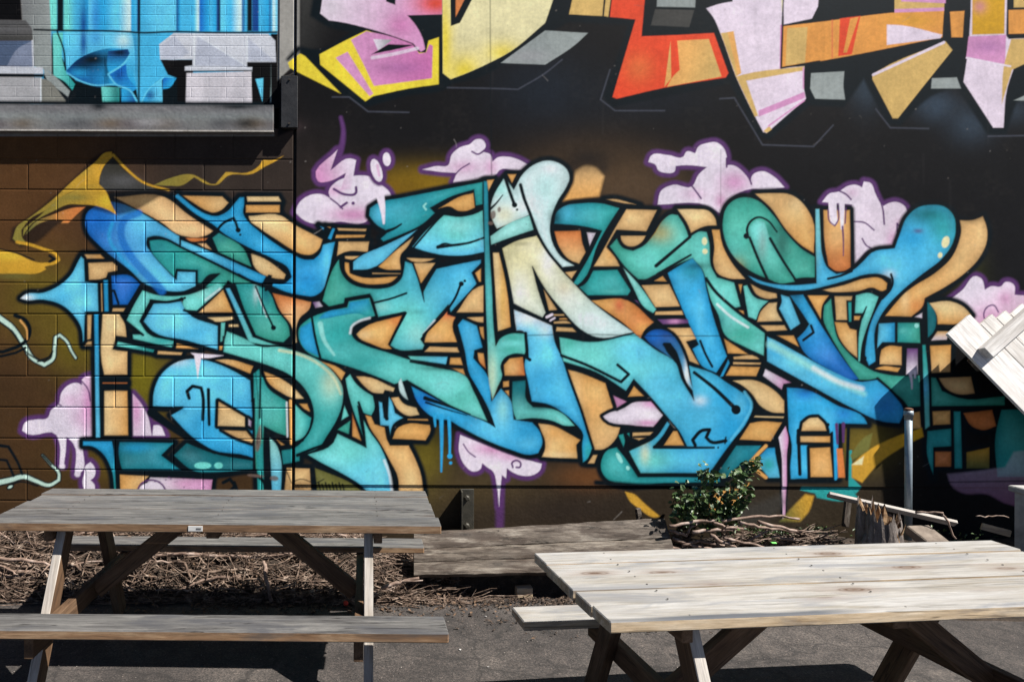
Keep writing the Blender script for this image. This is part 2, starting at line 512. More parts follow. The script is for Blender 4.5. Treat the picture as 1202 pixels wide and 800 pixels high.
for x, y, r, ry, c, al in ((98, 30, 5, 30, 'nb', .9), (112, 20, 6, 30, 'db', .6), (80, 40, 4, 40, 'mint', .5), (105, 58, 10, 12, 'b', .6), (120, 52, 12, 6, 'lb', .6), (140, 50, 12, 8, 'pale', .6), (88, 66, 8, 12, 'lb', .6)):
    spray(x, y, r, c, al, ry=ry)
fill('k', '77,92 120,100 215,90 218,127 77,127', soft=2)
fill('k', '61,40 80,82 96,108 96,127 70,127 60,90')
run('''mint>teal@0: 62,39 74,38 75,78 84,94 88,99 85,106 76,96 63,89
lb>b@90: 75,38 154,38 160,60 157,90 162,104 150,104 132,100 100,98 78,86
* 98,50,5,24 nb .9
* 112,44,9,12 db .5
* 145,48,9,9 pale .8
* 82,70,6,18 lb .8
nb>b@0: 78,83 90,71 110,61 128,57 150,58 153,64 148,72 130,84 126,88 134,98 118,102 95,95 80,88
* 108,70,26,11 k 1
* 96,78,14,6 k .7
* 92,86,12,6 b .7
* 125,80,3,20 k .6
b>deepb@270: 127,60 150,58 153,64 146,74 128,86 126,80
* 140,62,12,5 k .9
db>b@90: 128,88 148,75 150,90 161,104 155,108 163,122 154,115 152,103 140,101
* 140,88,6,8 nb .7
teal>mint@200: 119,102 140,103 140,126 121,127
* 136,110,6,20 k .5
b>deepb@20: 142,104 152,104 161,123 143,125
skyb: 155,38 188,39 188,70 196,88 184,96 172,110 166,123 163,122 160,104 158,60
* 159,70,2,40 deepb .5
b>lb@0: 166,124 173,108 190,92 191,126 168,127
* 176,112,6,6 deepb .8
db>b@40: 191,91 207,92 199,103 191,105
lb: 299,93 308,92 308,120''')
stroke('lb', '79,86 92,94 110,100 134,99', 1.6); stroke('lb', '153,64 146,74 127,87 136,99 152,106 163,123', 1.8); stroke('lb', '165,123 173,107 192,91', 1.5)
stroke('k', '163,0 163,122', 2.6, alpha=.9); stroke('k', '67,37 75,60 77,82', 2)
fill('black', '0,0 20,0 26,24 0,24'); fill('mgrey>grey@20', '20,0 54,0 60,40 61,86 52,82 38,78 38,46 36,32 26,24', soft=1.5)
fill('dgrey>mgrey@270', '0,23 30,24 37,33 38,48 0,48'); PAL['tmp'] = (78, 94, 120); fill('tmp', '0,48 38,48 40,78 0,78'); PAL['tmp'] = (124, 134, 156); fill('tmp', '8,78 20,58 38,48 38,79')
stroke('lil', '38,48 39,78', 1.6); fill('dgrey', '0,24 30,24 36,33 0,32', alpha=.6)
fill('lil', '0,77 50,79 51,87 0,86'); fill('k', '0,86 51,87 51,91 0,90'); fill('k', '51,86 81,110 80,116 51,92')
fill('grey', '51,80 60,86 82,107 80,114 52,87'); fill('lgrey', '0,90 48,91 48,124 0,124'); PAL['tmp'] = (126, 126, 118); fill('tmp', '48,92 53,93 77,118 77,125 48,124')
stroke('pw', '48,92 48,124', 1.2)
fill('black', '188,70 227,70 227,78 221,127 208,127 208,92 197,88', lim=.2); fill('black', '286,72 326,72 326,127 286,127', lim=.2)
fill('lb', '300,93 309,92 308,119'); stroke('pale', '319,76 318,125', 1.2)
fill('black', '318,40 327,40 327,127 318,127')
fill('lil', '187,52 204,39 315,40 323,48 324,73 290,73 290,79 296,79 296,84 217,83 217,78 226,77 226,70 188,70', lim=0.2)
PAL['tmp'] = (178, 184, 198)
for p in ('188,54 205,42 222,62 210,69 189,69', '232,42 290,78 228,77', '291,44 322,72 291,72'): fill('tmp', p, soft=2.5)
stroke('pw', '228,40 228,78', 1.5, alpha=.7); stroke('pw', '290,42 290,72', 1.5, alpha=.6); stroke('pw', '232,42 288,77', 1.2, alpha=.6)
PAL['tmp'] = (204, 200, 206); fill('tmp', '219,86 295,84 296,127 218,126'); stroke('k', '218,84 296,83', 1.4)
PAL['tmp'] = (180, 178, 184); fill('tmp', '240,88 262,87 258,124 236,124', soft=6, alpha=.6); fill('tmp', '276,87 292,87 290,124 272,110', soft=6, alpha=.6)
stroke('k', '40,35 75,36 150,37.5 162,38.5 200,37.5 260,38.5 326,38', 2.2)
# the ledge face: greys with rust and soot
fill('mgrey', '-260,125 322,126 322,160 -260,160'); PAL['tmp'] = (126, 132, 132); fill('tmp', '-260,136 322,137 322,145 -260,144', soft=9)
fill('k', '-260,118 322,120 322,128 -260,126', soft=3)
for x in range(-250, 330, 34):
    PAL['tmp'] = [(96, 84, 68), (120, 122, 120), (74, 76, 78), (108, 92, 72), (70, 58, 60)][(x // 34) % 5]; spray(x + (x * 7) % 13, 148, 18, 'tmp', .75, ry=7)
spray(290, 148, 16, 'k', .8, ry=7); spray(120, 128, 10, 'k', .9, ry=5); spray(280, 129, 24, 'k', .9, ry=3); spray(180, 147, 26, 'lgrey', .5, ry=5)
# narrow pilaster beside the ledge
PAL['tmp'] = (150, 148, 142); fill('tmp', '326,0 352,0 352,74 345,78 326,95', soft=1.5); fill('dgrey>kk@20', '352,0 400,0 400,46 378,58 352,66', soft=8, alpha=.85); fill('kk', '326,95 346,78 350,150 326,160', soft=3)

# ---- upper right mural
for p in ('338,70 352,58 404,110 430,124 480,110 520,104 530,98 560,90 640,40 690,10 690,0 380,0 366,18 386,30 420,36 372,60 350,56',
          '664,24 690,0 930,0 1202,0 1202,60 1192,120 1180,156 1160,156 1124,100 1092,112 1056,146 1042,144 1014,90 990,124 950,122 902,162 890,158 858,96 720,124 710,114 740,28'):
    fill('k', p, soft=4, grow=2)
run('''pinkw>pk@15: 376,16 388,0 519,0 519,17 478,18 488,30 497,48 499,58 494,61 490,57 485,51 460,42 430,33 400,26 386,24
* 512,4,26,15 rr .95
* 470,30,18,16 hp .7
* 390,8,14,14 grey .3
yy: 375,64 411,45 430,36 480,52 492,62 500,62 503,48 515,44 515,99 480,104 438,113 429,119 376,76
pk>hp@20: 412,47 430,37 455,42 484,52 492,63 500,62 504,52 508,54 507,92 470,97 439,101 425,72
* 470,80,30,8 vio .35
pk: 394,68 408,61 438,110 434,113
w>grey@0: 438,46 460,47 444,60
k: 436,64 456,52 487,53 470,57
yy: 338,74 352,63 358,66 400,110 372,96 340,80
ypale: 519,0 528,0 529,31 540,27 590,0 673,0 640,27 600,60 570,76 545,87 529,93 520,86
* 522,50,10,60 yy .95
* 545,84,22,22 yy .95
* 590,62,22,14 yy .8
deep>vio@330: 535,0 580,0 535,20
grey: 588,74 640,36 690,39 676,52 640,76
* 620,66,26,8 lgrey .6
tg: 668,17 687,0 714,0 707,19
rr: 716,20 726,0 763,0 753,43 800,41 838,39 855,86 852,91 780,103 724,116 719,114 746,23
* 750,80,18,18 deep .5
tg: 709,19 718,0 726,0 714,20
tg>orange@90: 787,49 780,102 788,92
tg>orange@200: 795,48 832,46 847,90 783,102 790,90 798,82
grey: 773,0 820,0 816,9 771,8
dgrey: 769,11 815,12 809,32 764,30
pinkw: 829,10 844,5 860,2 860,0 919,0 918,18 916,80 944,78 943,100 946,116 900,156 896,155 888,140 864,90 846,40 837,20
tg: 846,39 861,37 870,86 864,90
orange: 854,38 861,37 870,86 866,88
tg: 864,90 871,88 944,78 943,83 876,95 890,136 886,137
pk: 890,130 944,108 945,115 891,137
tg: 896,154 903,148 906,152 900,156
pinkw: 920,5 932,0 966,0 960,8 953,22 920,29
ypale: 914,0 922,0 918,14
ora: 919,31 962,26 1050,15 1108,12 1106,44 962,72 917,79
* 1070,24,30,10 och .5
tg: 924,33 948,32 945,74 922,77
rr: 986,22 1010,19 1000,64 984,66
ora: 998,22 1008,20 994,62 990,62
pinkw: 1041,29 1058,30 1106,41 1104,45 1041,53
och>tg@90: 1050,0 1112,0 1108,13 1050,14
pk: 1056,0 1112,0 1110,4 1058,2
pk: 1050,11 1108,9 1108,13 1050,15
tg: 1024,88 1030,84 1110,49 1118,59 1085,100 1054,139 1048,139 1024,93
grey: 952,86 991,84 990,102 992,117 957,116 951,104
ora: 1115,14 1132,13 1130,44 1117,44
pinkw: 1140,0 1184,0 1181,42 1184,46 1202,43 1190,80 1182,105 1178,150 1166,150 1131,96 1135,70 1138,40
och: 1142,0 1181,0 1179,40 1141,41
* 1150,8,8,8 hp .5
pk: 1137,43 1181,41 1180,76 1134,69
* 1160,55,20,8 vio .4
tg: 1187,46 1202,44 1188,82 1176,122 1178,80
ora: 1184,12 1202,10 1202,38 1184,40
tg: 1190,0 1202,0 1202,8 1190,9
grey: 1094,92 1123,91 1128,104 1093,104
grey: 1190,118 1202,82 1202,120''', lim=0.33)
stroke('w', '437,68 460,64 490,57', 4, alpha=.7); stroke('pk', '902,148 944,118', 1.8); stroke('pinkw', '1025,88 1060,72 1108,50', 3); stroke('red', '977,24 977,68', 1.2); stroke('hp', '917,30 916,80', 1.6)
stroke('k', '919,20 917,80 962,72', 2.2); stroke('w', '1135,68 1186,78', 2); stroke('pk', '943,80 943,104', 1.5); fill('k', '453,2 466,0 464,6')
for p in ('390,114 410,114 432,131 480,132', '525,103 580,104 608,105 640,86 660,70', '716,82 705,117 722,130 780,130', '845,116 862,115 895,170 955,172 978,147', '1028,128 1045,150 1090,151', '1160,160 1202,158'):
    stroke('silver', p, 1.3, alpha=.75, soft=1.6, lim=.3)

# ---- clouds behind the letters: a soft violet halo, then the pinkish white
CLOUDS = '''
w: 346,249 352,237 364,229 378,228 388,233 386,225 394,214 408,208 422,206 436,208 446,216 456,224 460,231 455,236 450,246 440,240 433,246 432,258 425,262 400,260 372,263 358,259
* 415,252,30,10 hp .75
* 392,224,12,8 pk .6
w>pk@160: 396,176 388,200 411,186 418,188 412,222 400,223 406,203 385,213 374,213 371,208
w>pinkw@90: 496,199 512,195 526,194 530,182 540,173 552,169 558,164 566,164 570,172 566,178 576,182 578,190 584,185 596,184 610,188 619,193 612,199 586,200 583,204 532,214 536,203 520,202
* 545,196,20,8 pk .55
* 576,196,8,10 pk .6
w: 761,190 764,183 784,182 802,184 806,178 816,180 820,172 830,168 840,167 848,172 853,184 852,194 860,194 874,204 881,214 883,206 894,201 908,207 921,220 900,222 880,222 864,228 852,238 845,250 832,242 772,240 776,224 790,217 812,219 820,205 830,196 800,194 793,195 792,201 782,203 772,199 770,194
* 862,214,18,14 pk .85
* 815,228,16,8 pk .4
* 846,236,8,10 hp .6
w>pinkw@30: 965,237 974,227 984,225 996,218 1005,217 1012,220 1014,213 1022,215 1027,226 1032,236 1037,242 1042,239 1052,237 1062,242 1067,251 1074,252 1077,257 1074,261 1067,261 1064,268 1054,270 1053,280 1046,292 1036,295 1024,292 1003,310 1002,260 1000,240
* 1024,250,18,20 pinkw .8
* 1060,262,8,6 hp .5
* 1048,282,8,14 pk .6
* 1000,226,8,6 hp .3
w>pk@60: 1112,354 1130,340 1146,324 1152,327 1156,340 1163,336 1175,336 1180,331 1190,334 1191,346 1202,350 1202,396 1150,390 1141,370 1125,352
* 1160,372,20,14 pk .6
* 1180,350,10,10 hp .5
w: 26,505 29,496 42,492 56,490 60,481 69,474 72,461 80,452 90,449 97,452 96,446 104,441 112,440 112,512 98,512 97,520 94,555 88,557 86,520 78,512 77,530 75,546 70,546 70,520 66,510 32,509
* 104,475,10,40 pk .95
* 84,470,14,10 pk .45
* 92,490,12,12 pk .35
w>pinkw@0: 156,462 166,474 174,490 178,511 156,511
* 160,480,8,30 pk .9
w: 179,511 180,499 187,499 194,511
w: 99,555 100,547 106,542 110,546 110,560 106,563 111,569 110,580 100,580 97,563
w: 540,510 560,518 600,534 636,544 634,551 626,557 614,558 602,554 595,549 594,561 589,557 588,567 586,594 583,568 578,552 572,548 566,543 564,550 556,553 546,546 539,530
* 580,526,26,9 hp .75
* 600,536,16,6 pk .6
'''
stroke('pur', '392,196 401,172 403,152 400,138', 9, 4, soft=3)
stroke('pur', '586,560 587,600 586,645', 12, 8, soft=4, alpha=.85)
run(CLOUDS, back=5.2, back_col='pur', back_soft=3.2, lim=1.25)
for x, y, rx, ry, r in ((442, 200, 6, 14, -.3), (454, 187, 4.6, 8, -.1)):
    oval('pur', x, y, rx + 5, ry + 5, r, soft=3); oval('w', x, y, rx, ry, r)
stroke('pk', '443,194 445,206', 3, alpha=.6)
for p, w_ in (('532,208 540,199 551,192', 1.6), ('554,178 561,181 568,177', 2), ('812,218 818,226 823,233', 2), ('853,186 853,196', 2.2), ('985,224 993,228 999,234', 2), ('1030,228 1036,244 1038,263', 2), ('1003,260 1014,261 1026,270', 1.8),
              ('1012,280 1017,288 1024,292', 1.8), ('1053,272 1053,262 1056,266', 1.8), ('1164,382 1155,372 1158,361 1166,358 1172,366', 1.6), ('388,233 397,240 402,245', 2), ('400,243 407,238', 3), ('392,222 404,228 418,226 418,220', 3),
              ('544,521 550,530 558,536', 1.6), ('602,548 601,543 606,540 611,543 610,548 606,548', 2.2), ('882,216 880,210', 2), ('96,447 103,456 106,470', 1.6), ('69,474 72,476', 1.6)):
    stroke('pur', p, w_, lim=1.7)
oval('pur', 414.5, 238.5, 2)

# ---- the tan forms that fade into the black above the letters, then the letters
fill('orange>tan@270', '661,236 671,214 676,200 688,194 700,197 709,207 703,230 684,233', soft=4); PAL['tmp'] = (40, 33, 28); spray(690, 186, 34, 'tmp', 1.0, ry=15); spray(672, 196, 8, 'tmp', .7); spray(708, 197, 8, 'tmp', .7)
PIECE = '''
db>lb@20: 128,236 141,238 170,252 211,277 211,288 195,280 181,277 173,279 172,286 178,296 190,311 207,328 208,318 230,319 230,336 215,342 198,342 182,338 166,331 155,320 140,308 128,299 112,284 104,275 100,262 102,250 110,243
* 112,256,16,20 db .8
* 165,262,18,18 lb .7
* 185,320,14,14 lb .6
lb>b@30: 212,281 250,296 297,317 313,324 308,333 296,330 280,322 246,305 212,289
tan>peach@20: 132,231 194,231 222,252 251,271 244,276 211,276 190,262 155,243
* 215,270,20,6 cream .7
deep: 216,278.5 245,279 241,283 222,283
peach: 230,285 242,285 250,294 240,291
tan>orange@150: 213,229 261,230 269,238 260,247 250,250 243,248 226,238
b: 203,230 209,227 216,233 230,244 243,251 254,253 266,248 276,237 281,231 287,231 287,240 286,250 291,259 302,269 320,283 344,298 357,304 368,304 376,296 379,287 394,283 390,300 384,325 377,343 368,348 355,347 336,343 319,336 320,332 334,332 342,325 338,315 322,305 290,290 262,274 250,264 230,252
* 360,325,20,20 db .35
* 384,310,6,30 lb .8
green: 257,273 286,291 296,314 275,305 256,296 249,279
* 258,278,10,10 dteal .6
tan>cream@200: 294,297 304,300 328,315 336,322 334,328 322,327 302,318 298,313
cream: 289,230 327,230 331,237 290,237
orange: 288,240 329,240 329,250 288,250
cream>orange@60: 291,253 331,253 344,262 366,274 379,281 374,293 366,299 356,299 342,293 325,282 304,268 293,259
* 366,285,14,12 tan .6
b: 374,264 381,267 380,271
orange: 382,265 389,266 388,269
b: 384,280 390,267 394,268 389,282
tan: 395,267 431,268 430,272 397,271
orange: 394,275 430,275 428,279 393,280
tan: 397,283 434,283 432,296 406,296 395,301
tan: 404,300 424,300 414,305 405,304
orange: 404,307 410,308 411,320 415,322 468,324 460,331 444,334 426,333 412,327 405,318
lb: 414,307 420,302 450,288 492,268 470,288 434,316 414,317
orange>tan@0: 443,313 465,293 487,276 478,291 471,299 471,317 450,316
tan: 436,319.6 471,320 470,322 437,322
tan: 476,302 512,303 506,306 478,304
tan>orange@90: 485,308 512,308 494,334
green>skyb@-8: 398,303 401,319 407,328 418,335 434,338 450,338 463,334 471,326 474,314 475,306 484,309 490,325 496,344 503,330 512,315 540,309 565,304 565,309 554,320 560,333 529,367 526,358 497,392 493,398 498,405 496,410 464,409 458,405 460,401 478,367 476,365 444,372 437,350 434,345 405,350 404,356 386,360 378,353 381,342 392,312
* 480,375,30,30 mint .85
* 490,392,14,14 lmint .8
* 448,360,10,6 lmint .6
* 395,345,10,10 green .5
teal>mint@15: 434,349 441,371 430,374 417,380 411,388 416,397 430,405 455,413 476,420 500,427 526,433 547,441 556,458 573,495 545,484 510,465 478,446 463,451 444,443 420,434 398,427 378,421 370,419 356,409 350,396 351,384 360,375 380,366 407,360 409,353
* 395,392,16,18 teal .7
* 440,425,26,10 teal .5
* 540,470,20,14 green .5
* 500,440,20,10 mint .5
b: 366,376 375,419 356,408 351,396 352,384
b>teal@60: 380,367 408,361 410,354 433,350 440,370 431,372 422,369 400,371 384,374 372,375
orange: 418,392 424,386 472,370 456,404 461,410 454,410 436,404 422,397
* 465,376,10,8 deep .8
* 428,393,9,6 cream .7
orange: 525,362 525,369 535,372 532,379 537,402 498,402 499,396
* 525,368,10,8 red .7
* 510,396,12,6 tan .6
tan: 504,406 537,407 540,414 497,413
mint>lb@0: 478,417 526,418 524,428 482,422
orange: 528,419 541,419 544,429 527,428
orange: 527,431 544,432 547,441
tan: 561,336 568,334 568,367 535,367
orange: 557,320 565,314 565,331 562,331
tan: 546,372 568,371 568,379 560,378
orange: 562,383 568,383 569,400 565,395
b: 482,452 512,468 545,484 574,497 582,502 578,490 558,452 551,440 545,410 537,381 543,374 560,382 567,408 557,411 556,420 574,443 577,470 588,455 600,470 603,492 625,495 634,506 637,520 632,532 622,534 600,528 570,516 540,501 525,493 515,493 505,488 496,480 488,468
* 498,470,16,12 db .8
* 580,500,26,20 lb .9
* 552,395,10,20 lb .5
* 590,480,8,16 lmint .7
* 620,520,14,8 lb .5
orange>deep@80: 560,413 568,414 571,434 562,424
tb>mint@90: 567,212 573,212 575,290 578,340 580,385 582,405 586,398 596,392 617,391 619,408 616,416 604,415 592,421 588,430 590,440 584,455 578,470 574,450 572,410 569,330 568,280
* 602,396,14,5 green .8
* 578,440,6,26 yel .5
* 600,410,14,6 green .7
cream>orange@0: 578,296 586,296 592,322 597,350 600,384 584,389 582,360
* 590,350,4,40 gold .5
tb>teal@30: 434,244 445,237 470,232 520,222 567,213 567,240 558,242 556,223 530,231 505,244 511,250 498,262 470,276 450,284 446,280 455,272 442,264 433,253
* 444,252,8,10 lb .6
* 490,240,20,10 tb .4
orange: 512,246 522,240 540,230 556,226 558,244 548,248 538,248 528,243
orange>tan@90: 571,211 581,210 573,226
orange: 595,204 607,204 601,216
mint>lb@90: 521,252 540,254 556,251 567,246 569,296 548,300 522,300 498,295 483,290 500,270
* 535,275,20,12 mint .8
* 540,266,16,8 lmint .5
pale: 576,240 591,209 594,211 603,222 614,203 628,192 642,188 656,191 666,199 669,209 665,220 655,236 648,254 646,270 650,287 660,302 676,312 660,314 650,303 633,277 621,253 600,262 583,269 577,256
* 592,252,14,12 yel .6
* 588,222,10,10 lmint .7
* 640,230,14,24 lmint .35
* 646,198,10,6 pw .9
* 662,212,8,12 grey .3
lmint: 575,277 600,260 622,252 627,270 600,279 576,288
yel>pale@60: 589,291 604,283 630,276 641,292 657,314 672,330 690,349 712,367 745,390 700,396 688,391 658,362 637,335 625,313 632,340 641,367 637,373 620,365 603,356 597,325
* 600,296,14,10 olive .35
* 645,300,10,14 pw .8
* 662,338,10,10 gold .25
* 610,345,10,16 pw .5
tan: 637,337 655,364 644,365
tan: 648,368 662,368 664,371 650,371
orange: 656,373 665,373 668,375.5 656,375.5
tan: 649,377 668,377 672,380 650,380
tan: 653,383 672,384 678,390 652,389
lb>b@80: 603,363 620,370 648,382 652,402 660,420 668,445 681,480 695,526 688,540 684,543 683,520 684,510 674,496 660,484 645,475 624,471 620,450 616,422 619,415 617,391 612,388 606,388
* 640,450,26,26 b .5
* 620,372,24,12 pw .95
* 640,385,10,10 pw .6
* 625,480,1,1 b .1
* 690,530,6,14 teal .8
* 632,420,5,7 lb .6
dteal>mint@80: 601,447 617,446 619,470 626,477 644,478 660,484 676,500 664,500 648,494 626,491 606,493 603,486
* 612,455,10,10 dteal .7
orange: 590,447 598,446 598,454 590,455
orange: 591,458 598,457 598,466
deep>orange@200: 591,428 598,420 614,418 617,441 592,441
* 602,432,8,8 tan .6
tan>orange@20: 631,496 646,498 668,508 682,516 677,522 678,538 636,536 639,528 639,516 635,506
* 655,534,20,5 cream .9
* 650,508,10,8 orange .7
tan: 689,544 696,533 702,533 698,544
orange>tan@90: 666,433 684,438 711,449 720,478 712,488 720,499 729,500 724,514 706,528 698,528 680,470
* 676,470,8,40 cream .5
* 700,490,12,20 orange .5
!w: 707,488 714,484 732,478 742,472 764,471 779,487 767,501 740,499 710,492
* 760,496,14,4 hp .7
* 764,474,12,5 pk .8
!pk: 719,463 737,471 724,479
orange: 736,466 744,452 757,465
mint>b@30: 656,395 692,401 745,391 768,409 794,426 800,444 815,470 808,428 842,440 850,446 868,458 880,468 883,479 878,493 860,517 833,555 752,555 738,529 770,512 783,494 787,497 778,512 768,523 806,523 797,506 784,490 764,466 744,445 735,459 700,437 661,424 658,410
* 690,415,30,12 mint .9
* 668,402,10,8 green .7
* 745,412,24,14 lb .8
* 770,450,16,16 lb .6
* 860,500,20,30 b .8
* 800,470,30,20 lb .5
* 765,540,26,14 mint .9
* 757,532,6,12 yel .6
* 818,540,20,16 lb .6
* 822,470,8,6 pw .6
* 868,475,8,14 lb .7
nb>lb@70: 756,395 762,389 775,386 787,390 797,402 804,418 811,448 820,468 806,448 798,424 792,410 785,404 779,404 783,412 793,424 778,414 762,402
* 768,395,12,8 db .8
* 806,440,4,18 pw .9
tan: 782,384 811,384 818,398 806,401 822,429 809,424 803,408 793,392
b: 783,320 813,302 824,316 830,340 836,365 848,402 854,418 841,438 824,430 812,409 820,404 812,388 800,362
* 812,318,16,12 tb .8
* 822,370,5,30 lb .5
* 800,335,10,10 skyb .5
b: 844,443 855,420 857,426 849,442
green>mint@10: 715,289 724,279 731,290 743,294 754,289 767,275 779,257 788,251 796,252 804,265 809,278 822,271 830,272 833,285 835,312 842,325 862,331 870,360 862,362 880,376 898,389 897,418 872,406 851,393 843,370 834,352 830,338 824,316 813,303 768,323 758,328 749,328 738,318
* 776,274,16,12 gold .5
* 760,305,20,14 mint .7
* 822,300,10,16 mint .7
* 872,392,26,16 green .9
* 845,378,10,12 dteal .5
tan: 735,245 772,246 759,272 724,270 712,290 727,310 728,313 696,313 705,298 720,270
* 715,300,8,10 orange .6
tan: 728,276 759,276 754,284 744,289.6 734,288 729,282
tan: 709,234 720,233 738,237 751,241 732,239
tb>teal@20: 650,263 653,249 662,242 682,238 705,238 728,244 715,264 703,285 684,330 678,335 672,333 690,303 706,271 690,267 668,264
* 665,250,10,10 lb .4
* 654,255,6,10 k .5
deep>tan@90: 650,271 682,270 684,284 688,296 680,310 668,305 656,290
w: 688,272 700,273 692,290
tan: 662,319 678,317 671,328
teal: 696,317 725,316 741,341 737,347 690,347 679,337 686,333
* 684,338,8,8 k .4
* 718,342,14,3 mint .4
orange>deep@20: 692,352 737,352 768,378 756,388 752,398 732,380 712,366
* 727,358,6,8 red .8
* 755,385,10,8 orange .8
vio: 742,351 748,352 753,359
vio>pur@0: 770,374 808,374 809,380 778,381
* 792,377,8,3 pk .8
lmint>mint@60: 730,312 749,332 771,363 767,368 757,362 743,338
tan: 752,334 786,333 799,360 769,361
* 776,346,12,8 cream .5
orange: 766,330 778,323 784,331
tan: 769,365 801,364 803,370 768,370
tan>cream@250: 794,245 816,245 832,247 840,256 842,265 828,266 820,269 811,274 806,262
green: 848,258 853,242 864,233 878,231 890,235 908,252 925,275 942,292 957,301 957,326 937,327 925,331 900,327 880,318 862,302 852,285
* 862,290,12,20 mint .4
* 866,310,10,10 gold .3
* 918,286,10,26 k .6
* 905,268,8,10 k .4
mint>green@80: 880,281 879,266 888,257 898,260 904,279 918,305 934,331 915,333 900,327 888,300
* 895,285,6,20 grey .5
skyb: 957,245 962,245 963,270 966,300 972,314 982,321 1000,317 1012,307 1023,296 1050,291 1056,275 1064,255 1078,243 1092,240 1108,242 1119,252 1122,270 1118,287 1106,304 1083,322 1062,339 1045,356 1033,373 1028,385 1028,424 1020,429 1016,420 1017,400 1023,376 1037,348 1046,336 1046,327 1038,323 1020,322 995,329 970,336 945,341 925,341 905,337 885,330 876,322 900,331 930,334 958,332
* 1090,252,34,14 dteal .95
* 1106,270,20,20 teal .8
* 1072,280,22,16 b .9
* 1050,310,20,12 lb .8
* 1044,322,8,6 pw .5
* 960,270,5,40 lmint .6
* 1022,400,8,40 b .5
orange>deep@90: 966,246 998,246 999,314 992,318 980,318 972,312 968,288
* 982,275,14,20 tan .7
tan>orange@70: 885,227 908,226 928,228 942,238 954,256 956,298 940,288 924,272 904,244
* 935,240,10,10 cream .7
orange>tan@100: 835,269 845,269 849,288 859,307 876,328 855,327 842,321 837,310 838,290
tan>orange@140: 1126,258 1140,258 1154,253 1159,268 1159,282 1150,303 1134,320 1110,337 1086,350 1084,358 1070,372 1038,371 1052,354 1070,337 1097,320 1117,301 1124,287 1128,270
* 1075,358,12,10 deep .6
* 1062,352,6,14 cream .7
* 1140,280,14,16 tan .8
w: 1072,372 1083,366 1083,374
tan>orange@0: 964,340 990,334 1016,326 1034,326 1042,332 1041,340 1036,342 1024,338 1008,342 996,343 970,342
orange: 947,346 974,346 966,358 964,376
green: 967,358 976,349 979,376 984,397 996,413 1008,424 1014,428 1020,432 1050,440 1080,440 1081,477 1066,478 1060,470 1046,458 1031,444 1020,446 1008,446 990,420 975,395 966,375
orange>tan@60: 979,377 994,378 998,385 1006,387 1007,421 995,411 984,395
tan: 979,347 1001,347 1000,353 994,353 995,376 981,376
teal: 995,354 1000,354 1000,378 996,378
orange: 1002,370 1011,370 1009,376 1002,376
mint: 1004,346 1020,343 1032,348 1026,364 1018,385 1012,405 1010,425 1007,424 1008,390 1013,368 1003,368
lb>b@0: 1031,379 1051,378 1051,402 1036,402 1029,410
teal>green@0: 1053,378 1080,378 1081,403 1053,402
* 1060,388,5,4 mint .5
dteal: 1087,352 1096,360 1100,376 1096,390 1088,398
cream>orange@100: 1090,355 1116,353 1132,360 1141,370 1132,378 1100,381 1099,370
tan>w@90: 1100,388 1114,388 1112,399 1092,400
orange>tan@90: 1091,405 1117,404 1116,437 1093,438
teal>mint@90: 1082,404 1087,404 1090,440 1092,500 1085,505 1083,450
* 1086,455,5,14 lb .9
green: 1092,442 1099,443 1106,458 1125,466 1180,464 1180,476 1092,477
tan: 1101,443 1140,441 1145,462 1125,463 1110,456
orange: 1066,484 1080,482 1082,503 1068,504
orange: 1094,482 1116,481 1116,498 1095,499
teal: 1119,482 1128,482 1130,550 1120,550
deep: 1130,484 1165,480 1170,500 1155,505 1140,500
teal: 1088,505 1117,502 1117,524 1096,525 1096,560 1088,535
deep: 1097,529 1117,529 1117,548 1097,548
gold>olive@90: 1134,530 1162,524 1162,550 1134,550
teal: 1175,480 1202,478 1202,560 1170,560 1168,510
orange>tan@90: 1032,422 1034,410 1040,406 1059,406 1059,429 1032,428
orange: 1026,433 1032,430 1058,431 1054,437
vio>w@90: 1064,408 1078,408 1078,440 1063,440
lb: 916,345 927,348 940,380 928,388 914,362 917,354
b>db@70: 926,346 943,345 955,366 970,390 990,420 1009,445 1000,447 975,435 943,413 935,397 944,388 950,380
* 935,350,10,10 k .4
* 952,374,6,12 skyb .6
lb>b@20: 900,394 940,415 980,436 1008,447 1030,445 1046,458 1058,473 1061,484 1056,497 1036,495 1000,479 950,452 900,424
* 915,410,14,14 b .8
* 1040,475,18,16 db .6
orange: 910,393 932,393 939,408
tan>cream@0: 888,378 892,366 902,355 913,354 912,362 919,377
tan: 891,381 921,381 925,388 900,389
mint: 872,335 877,334 886,348 903,353 893,363 888,376 878,372 875,355
tan: 880,332 896,340 912,344 913,350 900,351 888,346
orange: 866,333 872,333 870,345 873,360
orange: 865,363 873,364 875,372
orange: 849,396 880,416 854,415
tan: 860,418 888,418 893,422 861,422
tan: 860,424 894,425 893,428 860,428
orange: 858,429 893,430 888,442 851,441
w>pk@20: 898,432 930,449 920,451 918,458 895,441
tan>cream@140: 858,446 888,446 912,460 921,470 921,485 906,484 892,476 884,464 870,452
* 896,466,16,8 cream .6
cream: 886,487 921,488 920,491 884,490
orange: 880,496 890,494 919,495 905,518 867,516
b: 923,454 944,456 985,476 1015,490 1019,498 985,497 984,562 928,562
* 945,462,14,8 db .7
* 990,486,12,8 db .6
* 931,540,4,30 skyb .6
!cream>tan@90: 940,506 942,496 950,490 960,489 968,497 971,506
!tan>orange@0: 938,511 975,511 975,519.5 938,519
!orange: 950,525 975,524 978,560 951,560
* 964,545,10,12 tan .5
tb>dteal@180: 864,522 895,522 880,541 866,548 853,561 838,560
b>lb@90: 886,540 900,525 914,524 918,561 902,561
* 902,545,8,8 teal .9
tb>teal@180: 706,538 712,528 724,524 735,538 749,559 800,559 845,560 846,566 780,567 722,567 711,561 705,550
